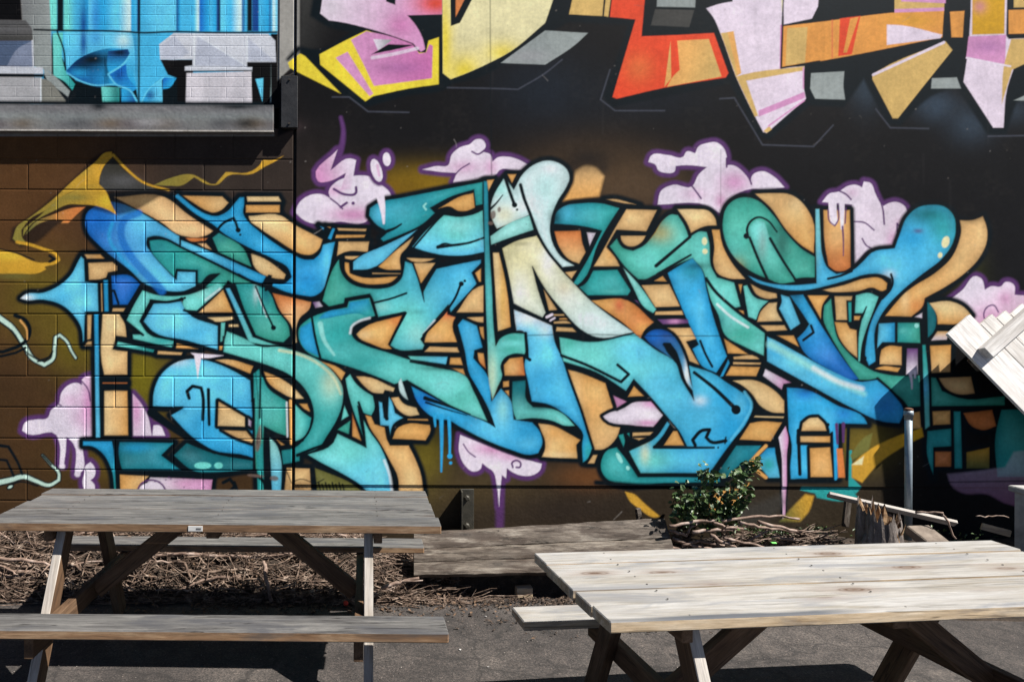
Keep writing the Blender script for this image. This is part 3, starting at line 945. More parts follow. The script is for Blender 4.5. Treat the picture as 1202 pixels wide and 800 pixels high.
teal: 725,510 732,508 734,518 732,526
teal: 735,508 739,507 740,514
tan: 742,507 768,506 763,511 742,512
tan: 741,513 760,513 750,517
orange: 778,523 790,505 795,505 804,523
lb>b@70: 179,478 180,460 187,442 200,429 216,422 234,421 252,425 273,434 294,446 296,475 298,538 290,535 250,528 225,512 200,487 214,479
* 215,440,24,14 lb .8
* 250,500,30,30 b .7
* 210,425,16,6 pw .4
!tan>cream@70: 256,470 288,489 288,501 255,500
!tan: 260,504 289,505 298,516 296,520 276,513
!w>vio@0: 291,490 296,494 295,502 291,499
tan>orange@20: 250,422 268,421 298,429 294,439 272,430
teal>green@60: 297,438 304,432 308,440 315,455 330,466 337,470 337,512 325,508 310,500 309,545 300,552 298,500
* 312,480,12,20 mint .4
cream>orange@200: 309,435 320,439 340,450 358,468 346,468 330,461 314,448
mint>teal@75: 266,388 288,397 303,406 330,407 352,413 374,422 392,437 402,453 402,475 396,492 384,512 376,524 352,534 352,541 332,545 330,528 345,525 356,516 364,504 368,488 364,468 353,451 338,439 320,431 303,425 280,418 262,413 263,400
* 300,412,30,10 mint .8
* 388,450,12,18 yel .45
* 372,432,14,6 mint .6
* 340,536,12,10 dteal .7
teal>mint@180: 345,472 355,482 366,490 363,503 356,514 346,520 345,495
orange: 350,473 361,473 365,484 357,480
orange: 322,513 336,522 330,523
lmint>lb@90: 316,512 324,520 330,536 331,560 330,580 319,580 317,540
teal: 300,520 309,520 311,580 302,580
tan: 336,548 364,549 366,580 333,580
* 350,572,14,8 brown .7
olive: 369,548 385,554 412,566 430,580 372,580
mint>lb@70: 360,533 390,520 396,508 412,516 430,525 426,490 434,505 446,522 456,545 461,580 436,580 420,567 400,555 375,542
* 410,530,20,14 mint .7
deep>orange@90: 413,482 425,518 413,512
mint: 404,474 410,488 400,494
green: 412,492 410,510 395,504
mint>teal@90: 405,444 411,438 417,448 428,458 438,464 440,480 436,488 426,484 420,476 424,500 428,517 418,492 408,460
tan>cream@30: 417,441 428,441 464,455 462,460 452,458 450,462 438,461 426,452
orange: 372,422 398,431 406,437 401,447 390,434
lb: 444,470 449,472 451,490 455,490 456,464 460,470 464,484 474,490 462,498 458,512 456,500 446,499
tan>cream@20: 458,466 468,465 473,472 489,478 493,487 478,488 468,482
orange: 478,491 502,491 504,494 478,493
orange: 460,515 466,502 476,497 505,498 506,504 500,517
pale: 467,448 471,442 474,452 480,470 476,468 469,460
orange>tan@80: 428,486 436,488 440,497 452,501 455,516 458,522 480,522 488,538 494,554 498,580 468,580 466,558 458,542 446,520 434,502
lb: 24,350 30,345 50,343 70,334 83,322 92,305 95,300 99,304 100,330 115,332 116,366 100,366 99,400 97,402 95,385 86,370 72,358 50,352 30,352
* 30,349,10,4 pw .9
* 75,348,12,10 b .4
tan>orange@0: 98,298 118,298 124,304 102,304
tan: 103,308 132,307 138,312 138,318 127,320 125,326 118,328 104,329
tan: 102,369 108,369 107,398 102,399
tan: 98,406 103,400 108,400 108,406
b>lb@90: 110,368 116,368 117,450 118,514 112,514
tan: 118,332 120,332 121,366 118.6,366
tan>cream@200: 120,368 140,368 147,380 149,396 136,394 132,410 150,412 150,440 122,440 119,425
* 128,400,8,30 cream .7
b: 121,328 127,328 128,366 122,366
db: 130,323 153,323 165,333 158,345 150,358 132,358
tan: 132,361 148,361 145,366 131,366
teal>green@0: 175,282 190,281 215,292 246,307 282,325 298,333 276,333 268,331 258,340 240,337 250,328 258,321 245,323 236,333 232,333 232,317 207,316 205,326 190,311 178,296
* 185,290,14,10 dteal .7
* 230,322,12,12 dteal .5
lb: 208,319 229,320 229,335 214,340
teal>green@70: 276,333 298,333 311,338 318,345 326,364 339,382 341,394 333,402 318,400 299,393 286,362
* 312,345,6,14 dteal .9
* 300,345,3,10 pw .5
mint: 167,340 182,345 202,347 222,345 242,338 256,331 263,337 248,350 231,365 218,364 214,358 214,350 195,354 177,352 170,365 164,377 174,391 204,400 202,408 175,402 156,398 155,392 166,392 147,376 157,357
* 240,345,10,6 lmint .6
* 190,400,16,5 teal .8
lb: 180,356 213,353 220,366 256,382 256,411 220,400 179,389 168,377
* 225,392,20,8 b .4
mint>teal@0: 138,400 182,410 180,414 136,406
orange: 207,402 222,406 236,410 206,409
tan: 185,411 215,413 213,417 184,416
tan>orange@0: 232,367 262,339 274,367
cream: 236,372 274,371 275,375 254,378
cream: 268,380 280,380 281,384 268,384
lb>mint@80: 264,338 271,337 284,366 297,395 320,403 330,406 310,405 292,402 282,378 273,358
mint: 259,378 265,378 263,400 258,402
orange: 257,405 262,405 261,411 257,411
deep>cream@80: 319,343 366,354 364,362 352,374 348,386 349,402 343,404 343,386 328,364
vio>w@0: 366,354 375,353 380,360 370,362
cream>orange@0: 122,458 150,458 151,511 122,511
* 136,480,10,26 tan .7
deep: 120,448 150,448 150,450.5 120,450.5
b>teal@90: 97,517 133,517 135,545 137,580 134,580 130,550 120,532 108,524 97,523
tb>dteal@200: 140,518 205,519 190,534 214,552 143,552 139,535
* 160,525,20,6 b .6
dteal: 203,534 219,519 250,531 298,540 298,551 225,552
* 225,528,14,8 k .4
orange>tan@0: 140,556 176,558 170,564 160,580 140,580
pk>w@200: 176,559 250,562 248,580 165,580
* 215,568,16,6 hp .4
'''
run(PIECE, back=5.2, edge=0.26, grow=-0.7)
# soft rim of the big wing and its tan shadow, which the painter let fade out
spray(1098, 236, 26, 'kk', .55, ry=5); spray(1140, 252, 16, 'kk', .9, ry=7)
# dark bands inside the blue swoosh
stroke('db', '163,250 146,258 142,274 152,298 174,324 190,341', 8, 10, soft=3, alpha=.75); stroke('b', '132,262 128,276 140,300 160,320', 4, soft=3, alpha=.7)
# highlights
stroke('lmint', '905,404 940,424 975,444 1014,462', 9, 5, soft=6, alpha=.85); stroke('pw', '955,432 985,448 1012,456', 5, soft=4, alpha=.8)
stroke('lmint', '376,380 380,398 392,416', 6, 3, soft=2, alpha=.8); stroke('pw', '411,391 413,383 421,377 434,373', 2.4, soft=2, alpha=.75)
stroke('yel', '328,411 352,416 374,427 392,444 400,462', 3, 2, soft=3, alpha=.7); stroke('pw', '451,540 457,556 460,576', 3, soft=2, alpha=.7)
stroke('pw', '497,392 510,376', 2.4, soft=2, alpha=.6); stroke('pw', '301,340 313,372', 2.6, 1, soft=1.5, alpha=.85); stroke('pw', '241,352 258,339', 2.5, soft=2, alpha=.6)
stroke('pw', '842,357 856,370 878,384', 2.6, soft=2, alpha=.8); stroke('lb', '874,460 882,474 874,494 858,516', 3, soft=2, alpha=.7); stroke('lmint', '500,246 497,242 500,239', 2, soft=1.4)
for x, y, rx, ry, r, c in ((827, 283, 3, 4.6, 0, 'yel'), (827.5, 295, 3, 3.2, 0, 'yel'), (1110, 284, 4.4, 7, .3, 'yel'), (1103.5, 299.5, 2.6, 3.4, .2, 'yel'), (238, 546, 10, 4, 0, 'mint'), (256.5, 546, 5, 3.6, 0, 'mint'), (727, 537, 2.4, 7, -.5, 'lmint'), (737, 549, 2, 2.6, -.4, 'lmint'), (1076, 382, 2.6, 2.6, 0, 'lmint')):
    oval(c, x, y, rx, ry, r, soft=1.4)
spray(1078, 271, 6, 'pur', .7, ry=3)
# ---- dark strokes and pins inside the letters
for s in '''254,271 262,262 274,256 | 3.2
274,256 277,262 279,269 | 3.2
440,355 460,350 477,344 | 2.6
494,334 496,344 498,354 | 4,1
541,333 534,350 526,362 497,393 | 3
366,372 370,396 376,420 | 3
455,271 463,268 471,263 | 4,2
520,251 503,270 485,291 | 2.4
514,290 530,288 550,285 568,279 | 4,2.4
514,290 522,286 530,287 | 4,1.5
611,217 615,232 622,250 632,276 645,298 658,313 | 4.2,3.4
593,209 598,224 603,238 | 4
575,246 583,238 590,229 | 3,1.2
659,417 686,427 729,448 738,439 725,428 | 3.6
768,524.5 800,525 838,525 | 4.2,2.6
816,522 813,516 824,505 833,504 829,513 834,518 852,517 | 4.2
852,513 851,520 | 2
815,437 838,455 862,478 | 4,5
780,404 786,404 792,413 800,436 | 4.5,2
822,400 828,415 836,430 | 3
829,327 838,340 858,359 898,389 | 4
770,312 790,295 810,278 | 4.4,3.6
772,322 792,310 811,299 | 4,2.4
878,278 877,268 882,259 890,255 900,258 912,272 | 3.2,2
880,279 890,304 901,328 | 3.4
904,280 918,304 935,330 | 3.6,3
952,382 955,390 943,399 | 3.2
1012,372 1017,360 | 3,1.6
1046,322 1048,330 1046,338 1036,350 | 3
972,327 985,324 1000,318 | 3
1030,444 1046,458 1060,474 | 3.4
937,505 938,530 939,556 | 4.4
178,479 196,479 214,478 | 6,3
178,484 200,500 224,516 252,531 | 11,3
222,467 219.5,459 226,453 236,455 238,463 238,492 | 4.2
244.5,457 245.5,498 | 4.2,3.6
349,534 368,526 391,518 | 4,2.4
499,467 520,474 552,486 | 5,1.5
500,472 524,480 548,487 | 2.6,1
177,352.5 196,354.5 213,351.5 | 3.2
268,331 284,362 299,394 | 4
297,331 308,336 318,324 | 3
312,340 317,336 316,324 | 4
300,336 312,365 321,384 | 2,2.6
216,364 232,369 250,377 | 3
130,341 134,341 139,356 | 3
163,340 147,376 168,393 | 3
421,472 428,492 | 3
453,462 454,490 | 3
617,391 619,420 622,422 | 4
482,424 506,429 526,433 | 3,1.5
262,395 262,402 | 2
306,430 305,490 | 2.4
298,468 298,552 | 2.8
280,322 294,329 302,332 | 3,2
343,520 356,514 362,508 | 2.4,1.4
977,508 980,562 | 4
996,500 994,562 | 4
140,553 190,554 250,556 300,552 | 4
133,517 137,540 140,580 | 3.5
1081,404 1083,450 1085,505 | 2.4
1090,404 1092,450 1093,500 | 2.6
1087,352 1088,400 | 3'''.splitlines():
    p, w_ = s.split('|')
    w_ = [float(q) for q in w_.split(',')]
    stroke('k', p, w_[0], w_[-1])
for x, y, r in ((279.5, 270, 3), (282, 275.5, 1.4), (541.5, 333, 3), (545.6, 329.6, 1.6), (604, 240.5, 3.2), (607, 246, 1.4), (864, 480.5, 5.6), (843, 525, 1.2), (876, 277, 3.4), (321, 384.5, 3), (213.5, 351, 2.6), (217, 349.5, 1.5), (454, 491, 2.4), (355, 516, 2), (296.5, 470, 2), (972, 498, 2), (1015.5, 420, 2)):
    oval('k', x, y, r)
# soft black shading where letters pass over one another
for x, y, r, ry, al in ((650, 256, 6, 8, .5), (612, 286, 14, 3, .35), (490, 366, 10, 3, .3), (520, 432, 26, 3, .6), (820, 312, 16, 4, .5), (600, 445, 8, 4, .4), (846, 556, 8, 6, .5), (790, 330, 6, 6, .3), (930, 346, 12, 4, .5), (950, 458, 18, 3, .5), (640, 478, 16, 2.5, .6), (1029, 386, 4, 12, .5)):
    spray(x, y, r, 'k', al, ry=ry)
# drips
for p, w_, w2, c in (('518,488 518.5,520 518,553', 5, 2, 'b'), ('527,490 528,514 528,532', 4, 2.6, 'b'), ('510,486 511,500', 4, 2, 'b')): stroke(c, p, w_, w2)
oval('b', 528, 535, 3); oval('b', 529, 543, 1.8); oval('w', 73, 547, 3.4, soft=2); oval('w', 91, 556, 3.4, soft=2)
fill('w', '224,414 262,417 244,420 236,420 234,432 232,444 230,430 228,417', soft=1.2)
stroke('w', '446,228 449,244 450.5,262', 10, 2.4); stroke('w', '977,236 978,252 979,260', 9.5, 8.5); stroke('w', '988,236 988.5,252 988.5,268', 7, 3.4); stroke('pur', '989,266 990,282 990,300', 2.2, 1); stroke('pur', '972,246 974,260 980,265 984,258 984,244', 1.6); stroke('pur', '993,244 992,262', 1.6)
stroke('w', '1068,436 1070,446 1070.5,456', 4, 1.4); stroke('w', '1074,436 1074,443', 3, 2)
fill('k', '911,513 921,496 928,512 926,560 924,612 917,612 915,560', soft=1.4); fill('w>pk@0', '914,513 922,500 925,512 923.6,532 923.4,570 922,610 919.5,610 918.5,570 917,530', soft=1)
stroke('w', '642,372 648,369', 3); stroke('w', '646,376 651,373', 2); stroke('pw', '336.5,472 337.5,512', 2, alpha=.8); stroke('orange', '341,470 342,520', 3)
stroke('orange', '899,523 890,532 882,541', 4); stroke('orange', '883,547 890,553 899,560', 4)
fill('deep', '982,526 989,526 992,560 984,560'); fill('teal', '997,528 1000,528 1000,560 1012,572 1004,580 978,582 940,575 941,571 996,572', soft=1.2); stroke('b', '979,498 981,562', 2.6)
for p in ('982,498 983,520', '990,497 990,518'): stroke('pur', p, 4, 2.6)
# lower edge of the wall: ochre and olive ribbons, dark greens
fill('gold>och@0', '1000,560 1000,545 1014,532 1052,512 1082,502 1084,512 1060,524 1030,545 1012,566', soft=2); fill('yel', '1000,545 1014,535 1012,545', soft=1.5); fill('olive', '998,534 1016,512 1024,508 1020,528 1000,540', soft=2)
fill('gold', '734,577 745,580 756,590 775,606 770,607 750,596 740,588', soft=1.5); fill('b', '815,568 828,568 822,584 816,582'); fill('orange', '828,604 842,576 862,570 872,575 860,600', soft=2); fill('orange', '868,572 880,566 872,582', soft=1.5)
fill('dgrey', '860,600 892,590 920,578 926,590 900,610 870,616', soft=8, alpha=.5); fill('gold>olive@160', '916,612 930,596 946,580 956,582 950,600 940,612', soft=3); fill('teal', '956,576 1000,574 1008,584 990,588 960,584', soft=2)
stroke('k', '700,566 760,570 850,568', 6, soft=3)
# upper clouds in the far right corner, in shade
fill('w>pk@90', '1112,556 1150,552 1180,548 1190,530 1202,520 1202,600 1180,590 1160,580 1130,578 1116,568', soft=3, alpha=.38)
# ---- ribbon, tentacles and scrape marks on the block wall
PAL['rib'] = (196, 150, 48); PAL['rib2'] = (132, 122, 56); PAL['ribd'] = (52, 50, 42); PAL['tent'] = (188, 218, 204)
fill('kk', '131,176 122,178 88,208 34,254 14,268 12,282 24,290 36,288 70,262 100,246 140,252 200,224 166,212', soft=4, alpha=.75)
fill('ribd>dgrey@100', '132,184 146,200 166,214 186,223 120,224 117,212 122,196', soft=1.5); spray(145, 212, 18, 'mgrey', .4, ry=7)
run('''rib>rib2@140: 131,178 124,179 112,190 88,210 60,236 34,256 20,266 15,280 22,287 34,287 26,279 25,270 34,258 60,243 70,233 95,221 116,216 117,208 122,195 132,184
* 110,203,10,8 gold .7
* 98,200,10,8 rib2 .6
rib2>rib@20: 70,232 85,225 100,218 116,216 124,224 130,238 137,252 126,246 110,241 95,240 80,240 64,247 34,266 27,277 28,268 45,255
* 90,232,16,4 olive .6
* 125,236,10,8 yy .5
olive>deep@0: 100,243 92,250 80,262 72,262 75,258 60,258 45,263 30,275 40,262 62,252 86,244
rib>gold@270: 0,293 20,298 40,307 66,309 52,313 54,316 46,320 20,321 0,319
* 10,300,20,6 yy .4
rib2>rib@0: 181,217 200,209 226,205 240,212 248,216 253,216 265,202 295,201 306,192 308,188 320,188 333,183 322,190 312,195 296,204 268,206 254,217 246,217 228,208 212,218 200,218''')
stroke('rib', '133,182 148,198 168,214 198,223', 3, 2, soft=1.5); stroke('rib', '20,284 35,287 50,292 66,299 69,305 62,309 52,310', 3.4, soft=1.2); stroke('k', '58,300 64,304 58,307', 3)
spray(15, 324, 24, 'olive', .5, ry=4); stroke('k', '0,290 20,297 40,305', 1.6)
for p, w_, w2 in (('-60,300 -10,356 12,382 28,404 38,420 52,428 62,421 64,408 65,396 70,393 78,400 84,412 89,420', 9, 2), ('-50,610 0,577 12,563 28,559 42,564 58,569 69,563 69,555 60,545 50,534', 10, 1.5)):
    stroke('k', p, w_ + 4, w2 + 3, soft=1.6); stroke('tent', p, w_, w2)
for p in ('-8,362 14,388 32,414 46,423 60,418', '10,570 24,565 44,570', '44,424 54,422 62,412'): stroke('k', p, 1.8)
stroke('k', '0,408 18,414 30,408', 3); stroke('k', '0,402 20,407 32,398 35,388 30,376 18,370', 3, 5); stroke('orange', '24,376 31,386 32,398', 2.4, 1.4); stroke('k', '0,512 10,524 22,545 26,556', 5, 3); stroke('k', '0,530 8,540 16,558', 3); stroke('k', '60,545 50,534', 2)
oval('k', 12, 571, 5, 3, -.5); oval('tent', 12, 571, 3, 1.4, -.5)
for p in ('262,566 270,562 276,570 268,578', '275,566 280,580', '300,556 310,566 312,580'): stroke('k', p, 4)
for i, x in enumerate(range(374, 404, 4)): stroke('k', f'{x},{566 + (i % 2) * 2} {x + 3},580', 1.8)
for x, y, rx, ry in ((303, 518, 3.2, 12), (304, 512, 2, 14), (322, 561, 5, 3), (300, 558, 10, 1.6), (579, 252, 3, 5), (576, 262, 3, 2), (586, 246, 2, 3)):
    PAL['tmp'] = (112, 94, 86); oval('tmp', x, y, rx, ry, .1, soft=1.6, alpha=.85)
for k in range(26):
    x, y = 170 + rng.random() * 76, 560 + rng.random() * 18
    oval('pur', x, y, .5 + rng.random() * .8, soft=.8, alpha=.6)
oval('w', 178, 575, 15, 9, soft=1.2); stroke('pur', '160,578 166,567 178,563 190,568 195,576', 2)
for p in ('300,436 303,470 302,520', '345,232 345,400'): stroke('k', p, 1.2, alpha=.6)
# the painted-over crack across the middle of the rendered wall, and a few runs
stroke('k', '620,393.5 680,392 760,394 850,394', 1.3, alpha=.65, soft=1.3); stroke('k', '575,-60 576,100 577,205', 1.3, alpha=.6)
stroke('k', '846,176 846,242', 1, alpha=.35); stroke('k', '1085,566 1202,563', 1.6, alpha=.7)
stroke('k', '336,552 342,566 352,562 372,566 380,562', 1.4, alpha=.8)
# scuffs, chips and thin runs from years of weather
for k in range(90):
    x, y = rng.uniform(-200, 1400), rng.uniform(-120, 640)
    PAL['tmp'] = [(150, 142, 134), (96, 90, 86), (196, 190, 184)][k % 3]
    L_, a_ = rng.uniform(3, 15), rng.uniform(0, 6.28)
    stroke('tmp', np.array([(x, y), (x + L_ * .5 * math.cos(a_) + rng.normal(0, 1), y + L_ * .5 * math.sin(a_)), (x + L_ * math.cos(a_), y + L_ * math.sin(a_))]), .8, .4, alpha=rng.uniform(.12, .4))
for k in range(420):
    x, y = rng.uniform(-200, 1400), rng.uniform(-120, 640)
    PAL['tmp'] = [(140, 132, 124), (30, 30, 32), (176, 170, 164)][k % 3]
    oval('tmp', x, y, rng.uniform(.4, 1.1), rng.uniform(.4, 1.0), soft=1.0, alpha=rng.uniform(.10, .35))
for k in range(34):
    x, y = rng.uniform(350, 1200), rng.uniform(-40, 420)
    PAL['tmp'] = (70, 68, 68) if k % 2 else (14, 14, 16)
    stroke('tmp', np.array([(x, y), (x + rng.normal(0, 1.5), y + rng.uniform(30, 90))]), 2.4, 1, soft=3, alpha=.10)
# even wear: slow and fast drift of the paint
def field(nx, ny):
    g = rng.random((ny, nx)).astype(np.float32)
    xi = np.linspace(0, nx - 1.001, cw); yi = np.linspace(0, ny - 1.001, chh)
    x0 = xi.astype(int); y0 = yi.astype(int); fx = (xi - x0)[None, :].astype(np.float32); fy = (yi - y0)[:, None].astype(np.float32)
    fx = fx * fx * (3 - 2 * fx); fy = fy * fy * (3 - 2 * fy)
    a, b, c, d = g[np.ix_(y0, x0)], g[np.ix_(y0, x0 + 1)], g[np.ix_(y0 + 1, x0)], g[np.ix_(y0 + 1, x0 + 1)]
    return (a * (1 - fx) + b * fx) * (1 - fy) + (c * (1 - fx) + d * fx) * fy
wear = 0.85 + 0.12 * field(46, 30) + 0.07 * field(1000, 26) + 0.04 * field(360, 8) + 0.14 * field(190, 110) + 0.10 * field(700, 420)
paint *= wear[..., None]
dust = np.clip(field(80, 50) * 0.6 + field(420, 260) * 0.5 - 0.70, 0, 1) * 0.10
paint += (lin((150, 140, 128)).astype(np.float32) * 0.5 - paint) * dust[..., None]
PAINT_GAIN = 1.0
paint *= PAINT_GAIN
np.clip(paint, 0.002, 0.86, out=paint)

def sample(X, Z):
    x, y = mural_xy(X, Z)
    fx = np.clip((x - CX0) * CS, 0, cw - 1.01); fy = np.clip((y - CY0) * CS, 0, chh - 1.01)
    x0 = fx.astype(np.int32); y0 = fy.astype(np.int32)
    tx = (fx - x0)[..., None].astype(np.float32); ty = (fy - y0)[..., None].astype(np.float32)
    return (paint[y0, x0] * (1 - tx) + paint[y0, x0 + 1] * tx) * (1 - ty) + (paint[y0 + 1, x0] * (1 - tx) + paint[y0 + 1, x0 + 1] * tx) * ty
# ------------------------------------------------------------------ walls
def wx(u): return (u - XP) / SW            # mural units to metres along and up the wall
def wz(v): return CAM_H - (v - YH) / SW

def painted_grid(name, xs, zs, Y, dx=None, dz=None, mat=None, parent=None, rough=0.0, smooth_=False):
    """a wall skin facing the yard; dx, dz push its rows back to round and close the edges"""
    xs, zs = np.asarray(xs, float), np.asarray(zs, float)
    nx, nz = len(xs), len(zs)
    dx = np.zeros(nx) if dx is None else np.asarray(dx); dz = np.zeros(nz) if dz is None else np.asarray(dz)
    XX, ZZ = np.meshgrid(xs, zs)
    YY = Y + np.maximum(dx[None, :], dz[:, None])
    if rough: YY = YY + (rng.random(YY.shape) - 0.5) * rough
    co = np.stack([XX, YY, ZZ], -1).reshape(-1, 3).astype(np.float32)
    i = np.arange(nz - 1)[:, None] * nx + np.arange(nx - 1)[None, :]
    quads = np.stack([i, i + 1, i + 1 + nx, i + nx], -1).reshape(-1, 4).astype(np.int32)
    me = bpy.data.meshes.new(name)
    me.vertices.add(len(co)); me.vertices.foreach_set('co', co.ravel())
    me.loops.add(quads.size); me.loops.foreach_set('vertex_index', quads.ravel())
    me.polygons.add(len(quads)); me.polygons.foreach_set('loop_start', np.arange(0, quads.size, 4, dtype=np.int32))
    me.update(calc_edges=True)
    ca = me.color_attributes.new('paint', 'FLOAT_COLOR', 'POINT')
    rgba = np.ones((len(co), 4), np.float32); rgba[:, :3] = sample(XX, ZZ).reshape(-1, 3)
    ca.data.foreach_set('color', rgba.ravel())
    return link_mesh(name, me, mat, parent)

def span(a, b, step):
    return np.linspace(a, b, max(2, int(round(abs(b - a) / step)) + 1))

def axis(lo, hi, step, f0, f1, coarse=0.08):
    """fine steps inside the framed stretch f0..f1, coarse ones outside"""
    parts = []
    if lo < f0: parts.append(span(lo, min(f0, hi), coarse)[:-1])
    if hi > f0 and lo < f1: parts.append(span(max(lo, f0), min(hi, f1), step))
    if hi > f1:
        p = span(max(lo, f1), hi, coarse)
        parts.append(p[1:] if len(parts) and lo < f1 else p)
    return np.concatenate(parts)

STEP = 0.92 / SW
def brick_piece(name, u0, u1, v0, v1, Y, parent, mat, e=0.0025, depth=0.010):
    fine = u1 > -6 and u0 < 1210 and v1 > -8 and v0 < 680
    st = (STEP if v0 < 585 else STEP * 2) if fine else (0.014 if u1 > -150 and v0 < 640 else 0.06)
    xs = span(wx(u0) + e, wx(u1) - e, st); zs = span(wz(v1) + e, wz(v0) - e, st)
    xs = np.concatenate([[wx(u0), wx(u0)], xs, [wx(u1), wx(u1)]]); zs = np.concatenate([[wz(v1), wz(v1)], zs, [wz(v0), wz(v0)]])
    dx = np.zeros(len(xs)); dx[[0, -1]] = depth; dx[[1, -2]] = e * 0.9
    dz = np.zeros(len(zs)); dz[[0, -1]] = depth; dz[[1, -2]] = e * 0.9
    return painted_grid(name, xs, zs, Y, dx, dz, mat, parent)

# ---- concrete block storey on the left
block_wall = tag(empty('block_wall', (0, 0, 0)), 'concrete block wall with a blue and tan graffiti piece left of the dark vertical joint', 'wall')
PITCH, COURSE, JO = 68.8, 36.45, 0.55
U_END = 343.4
row_v = [187.7 + COURSE * k for k in range(-1, 15)]
mortar = []
for k, v0 in enumerate(row_v):
    v1 = v0 + COURSE
    start = 32.0 if k % 2 == 1 else 66.4
    u = start - PITCH * 5
    edges = []
    while u < U_END:
        edges.append(u); u += PITCH
    if U_END - edges[-1] < 9: edges.pop()
    edges.append(U_END)
    for a, b in zip(edges[:-1], edges[1:]):
        brick_piece('concrete_block', a + JO, b - JO, v0 + JO, v1 - JO, WALL + random.uniform(-0.0009, 0.0009), block_wall, M_BLOCK, 0.0016, 0.012)
mort = painted_grid('mortar', axis(wx(32 - PITCH * 5), wx(U_END), STEP * 2.2, wx(-10), wx(346)), span(wz(row_v[-1] + COURSE), wz(row_v[0]), STEP * 2.2), WALL + 0.0021, mat=M_BLOCK, parent=block_wall)
tag(mort, 'painted-over mortar joints between the blocks')
# closed body of the wall behind the blocks
body = link_mesh('core', box_mesh('core', (wx(32 - PITCH * 5), WALL + 0.013, -0.1), (wx(U_END), WALL + 0.2, wz(row_v[0])), 0), M_BLOCK, block_wall)

# ---- brick storey above the ledge
brick_wall = tag(empty('brick_wall', (0, 0, 0)), 'brick upper wall painted with blue drapery and grey machinery above the ledge', 'wall')
BP, BC = 41.0, 12.05
v = 127.5
k = 0
while v > -60:
    v0 = v - BC
    u = 325.5
    first = True
    while u > -270:
        w_ = BP * (0.5 if (first and k % 2) else 1.0)
        a = u - w_
        if u > -40:
            brick_piece('brick', a + 0.03, u - 0.03, v0 + 0.04, v - 0.04, WALL + random.uniform(-0.00004, 0.00004), brick_wall, M_BLOCK, 0.0002, 0.008)
        u, first = a, False
    v, k = v0, k + 1
v_top = v
painted_grid('mortar', axis(wx(-270), wx(326), STEP * 2.5, wx(-10), wx(327)), span(wz(128), wz(v_top), STEP * 2.5), WALL + 0.0002, mat=M_BLOCK, parent=brick_wall)
painted_grid('far_bricks', span(wx(-270), wx(-66), 0.03), span(wz(128), wz(v_top), 0.03), WALL + 0.0005, mat=M_BLOCK, parent=brick_wall)
painted_grid('upper_brickwork', span(wx(-270), wx(326), 0.03), span(wz(v_top), wz(-205), 0.03), WALL + 0.0002, mat=M_BLOCK, parent=brick_wall)
link_mesh('core', box_mesh('core', (wx(-270), WALL + 0.012, wz(150)), (wx(326), WALL + 0.19, wz(-205)), 0), M_BLOCK, brick_wall)

# ---- projecting ledge between the two storeys; sunlight put into the leg face colour; the loose board is simply pale
LP = 0.056
ledge = tag(empty('ledge', (0, 0, 0)), 'projecting grey sooty ledge between the brick storey and the block wall', 'ledge')
xs = axis(wx(-270), wx(321), STEP * 1.4, wx(-10), wx(322)); zs = span(wz(157.5), wz(127.0), STEP * 1.4)
xs = np.concatenate([[xs[0]], xs, [xs[-1]]]); zs = np.concatenate([[zs[0]], zs, [zs[-1]]])
dx = np.zeros(len(xs)); dx[[0, -1]] = LP + 0.01
dz = np.zeros(len(zs)); dz[[0, -1]] = LP + 0.01
painted_grid('ledge_face', xs, zs, WALL - LP, dx, dz, M_RENDER, ledge, rough=0.0012)
M_EDGE = mat_noise('pale_flashing', [(0.3, (0.25, 0.23, 0.20)), (0.7, (0.52, 0.49, 0.45))], 14, 0.5, 0.001)
link_mesh('drip_edge', box_mesh('drip_edge', (wx(-270), WALL - LP - 0.006, wz(158.6)), (wx(321.5), WALL - LP + 0.004, wz(156.9)), 0.0008), M_EDGE, ledge)

# ---- rendered wall on the right: two panels, pilaster strip, plinth under a thin overhang
render_wall = tag(empty('rendered_wall', (0, 0, 0)), 'smooth black rendered wall with large graffiti letters right of the vertical joint', 'wall')
LIP = 569.0
fx0, fx1, fz0, fz1 = wx(344), wx(1206), wz(LIP), wz(-6)
zz = axis(wz(LIP), wz(-205), STEP, fz0, fz1)
def panel(name, u0, u1, v_bottom, Yp, back=0.03):
    xs = axis(wx(u0), wx(u1), STEP, fx0, fx1)
    z_ = axis(wz(v_bottom), wz(-205), STEP, fz0, fz1) if v_bottom < 600 else zz
    xs = np.concatenate([[xs[0]], xs, [xs[-1]]]); z_ = np.concatenate([[z_[0]], z_, [z_[-1]]])
    dx = np.zeros(len(xs)); dx[[0, -1]] = back
    dz = np.zeros(len(z_)); dz[[0, -1]] = back
    return painted_grid(name, xs, z_, Yp, dx, dz, M_RENDER, render_wall)
panel('wall_panel', 346.6, 1460, LIP, WALL)
xs = axis(wx(346.6), wx(1460), STEP * 1.25, fx0, fx1)
painted_grid('plinth', xs, span(-0.1, wz(LIP - 2), STEP * 1.25), WALL + 0.006, mat=M_RENDER, parent=render_wall, rough=0.001)
pil_x = np.concatenate([[wx(326.2)], span(wx(326.2), wx(343.2), STEP), [wx(343.2)]])
d = np.zeros(len(pil_x)); d[[0, -1]] = 0.05
painted_grid('pilaster', pil_x, axis(wz(152), wz(-205), STEP, wz(152), fz1), WALL - 0.004, d, mat=M_RENDER, parent=render_wall)
M_DARK = mat_noise('dark_gap', [(0.3, (0.012, 0.012, 0.012)), (0.7, (0.03, 0.03, 0.03))], 20, 0.9, 0.001)
link_mesh('joint_filler', box_mesh('joint_filler', (wx(343.8), WALL + 0.02, -0.1), (wx(346.2), WALL + 0.2, wz(-205)), 0), M_DARK, render_wall)
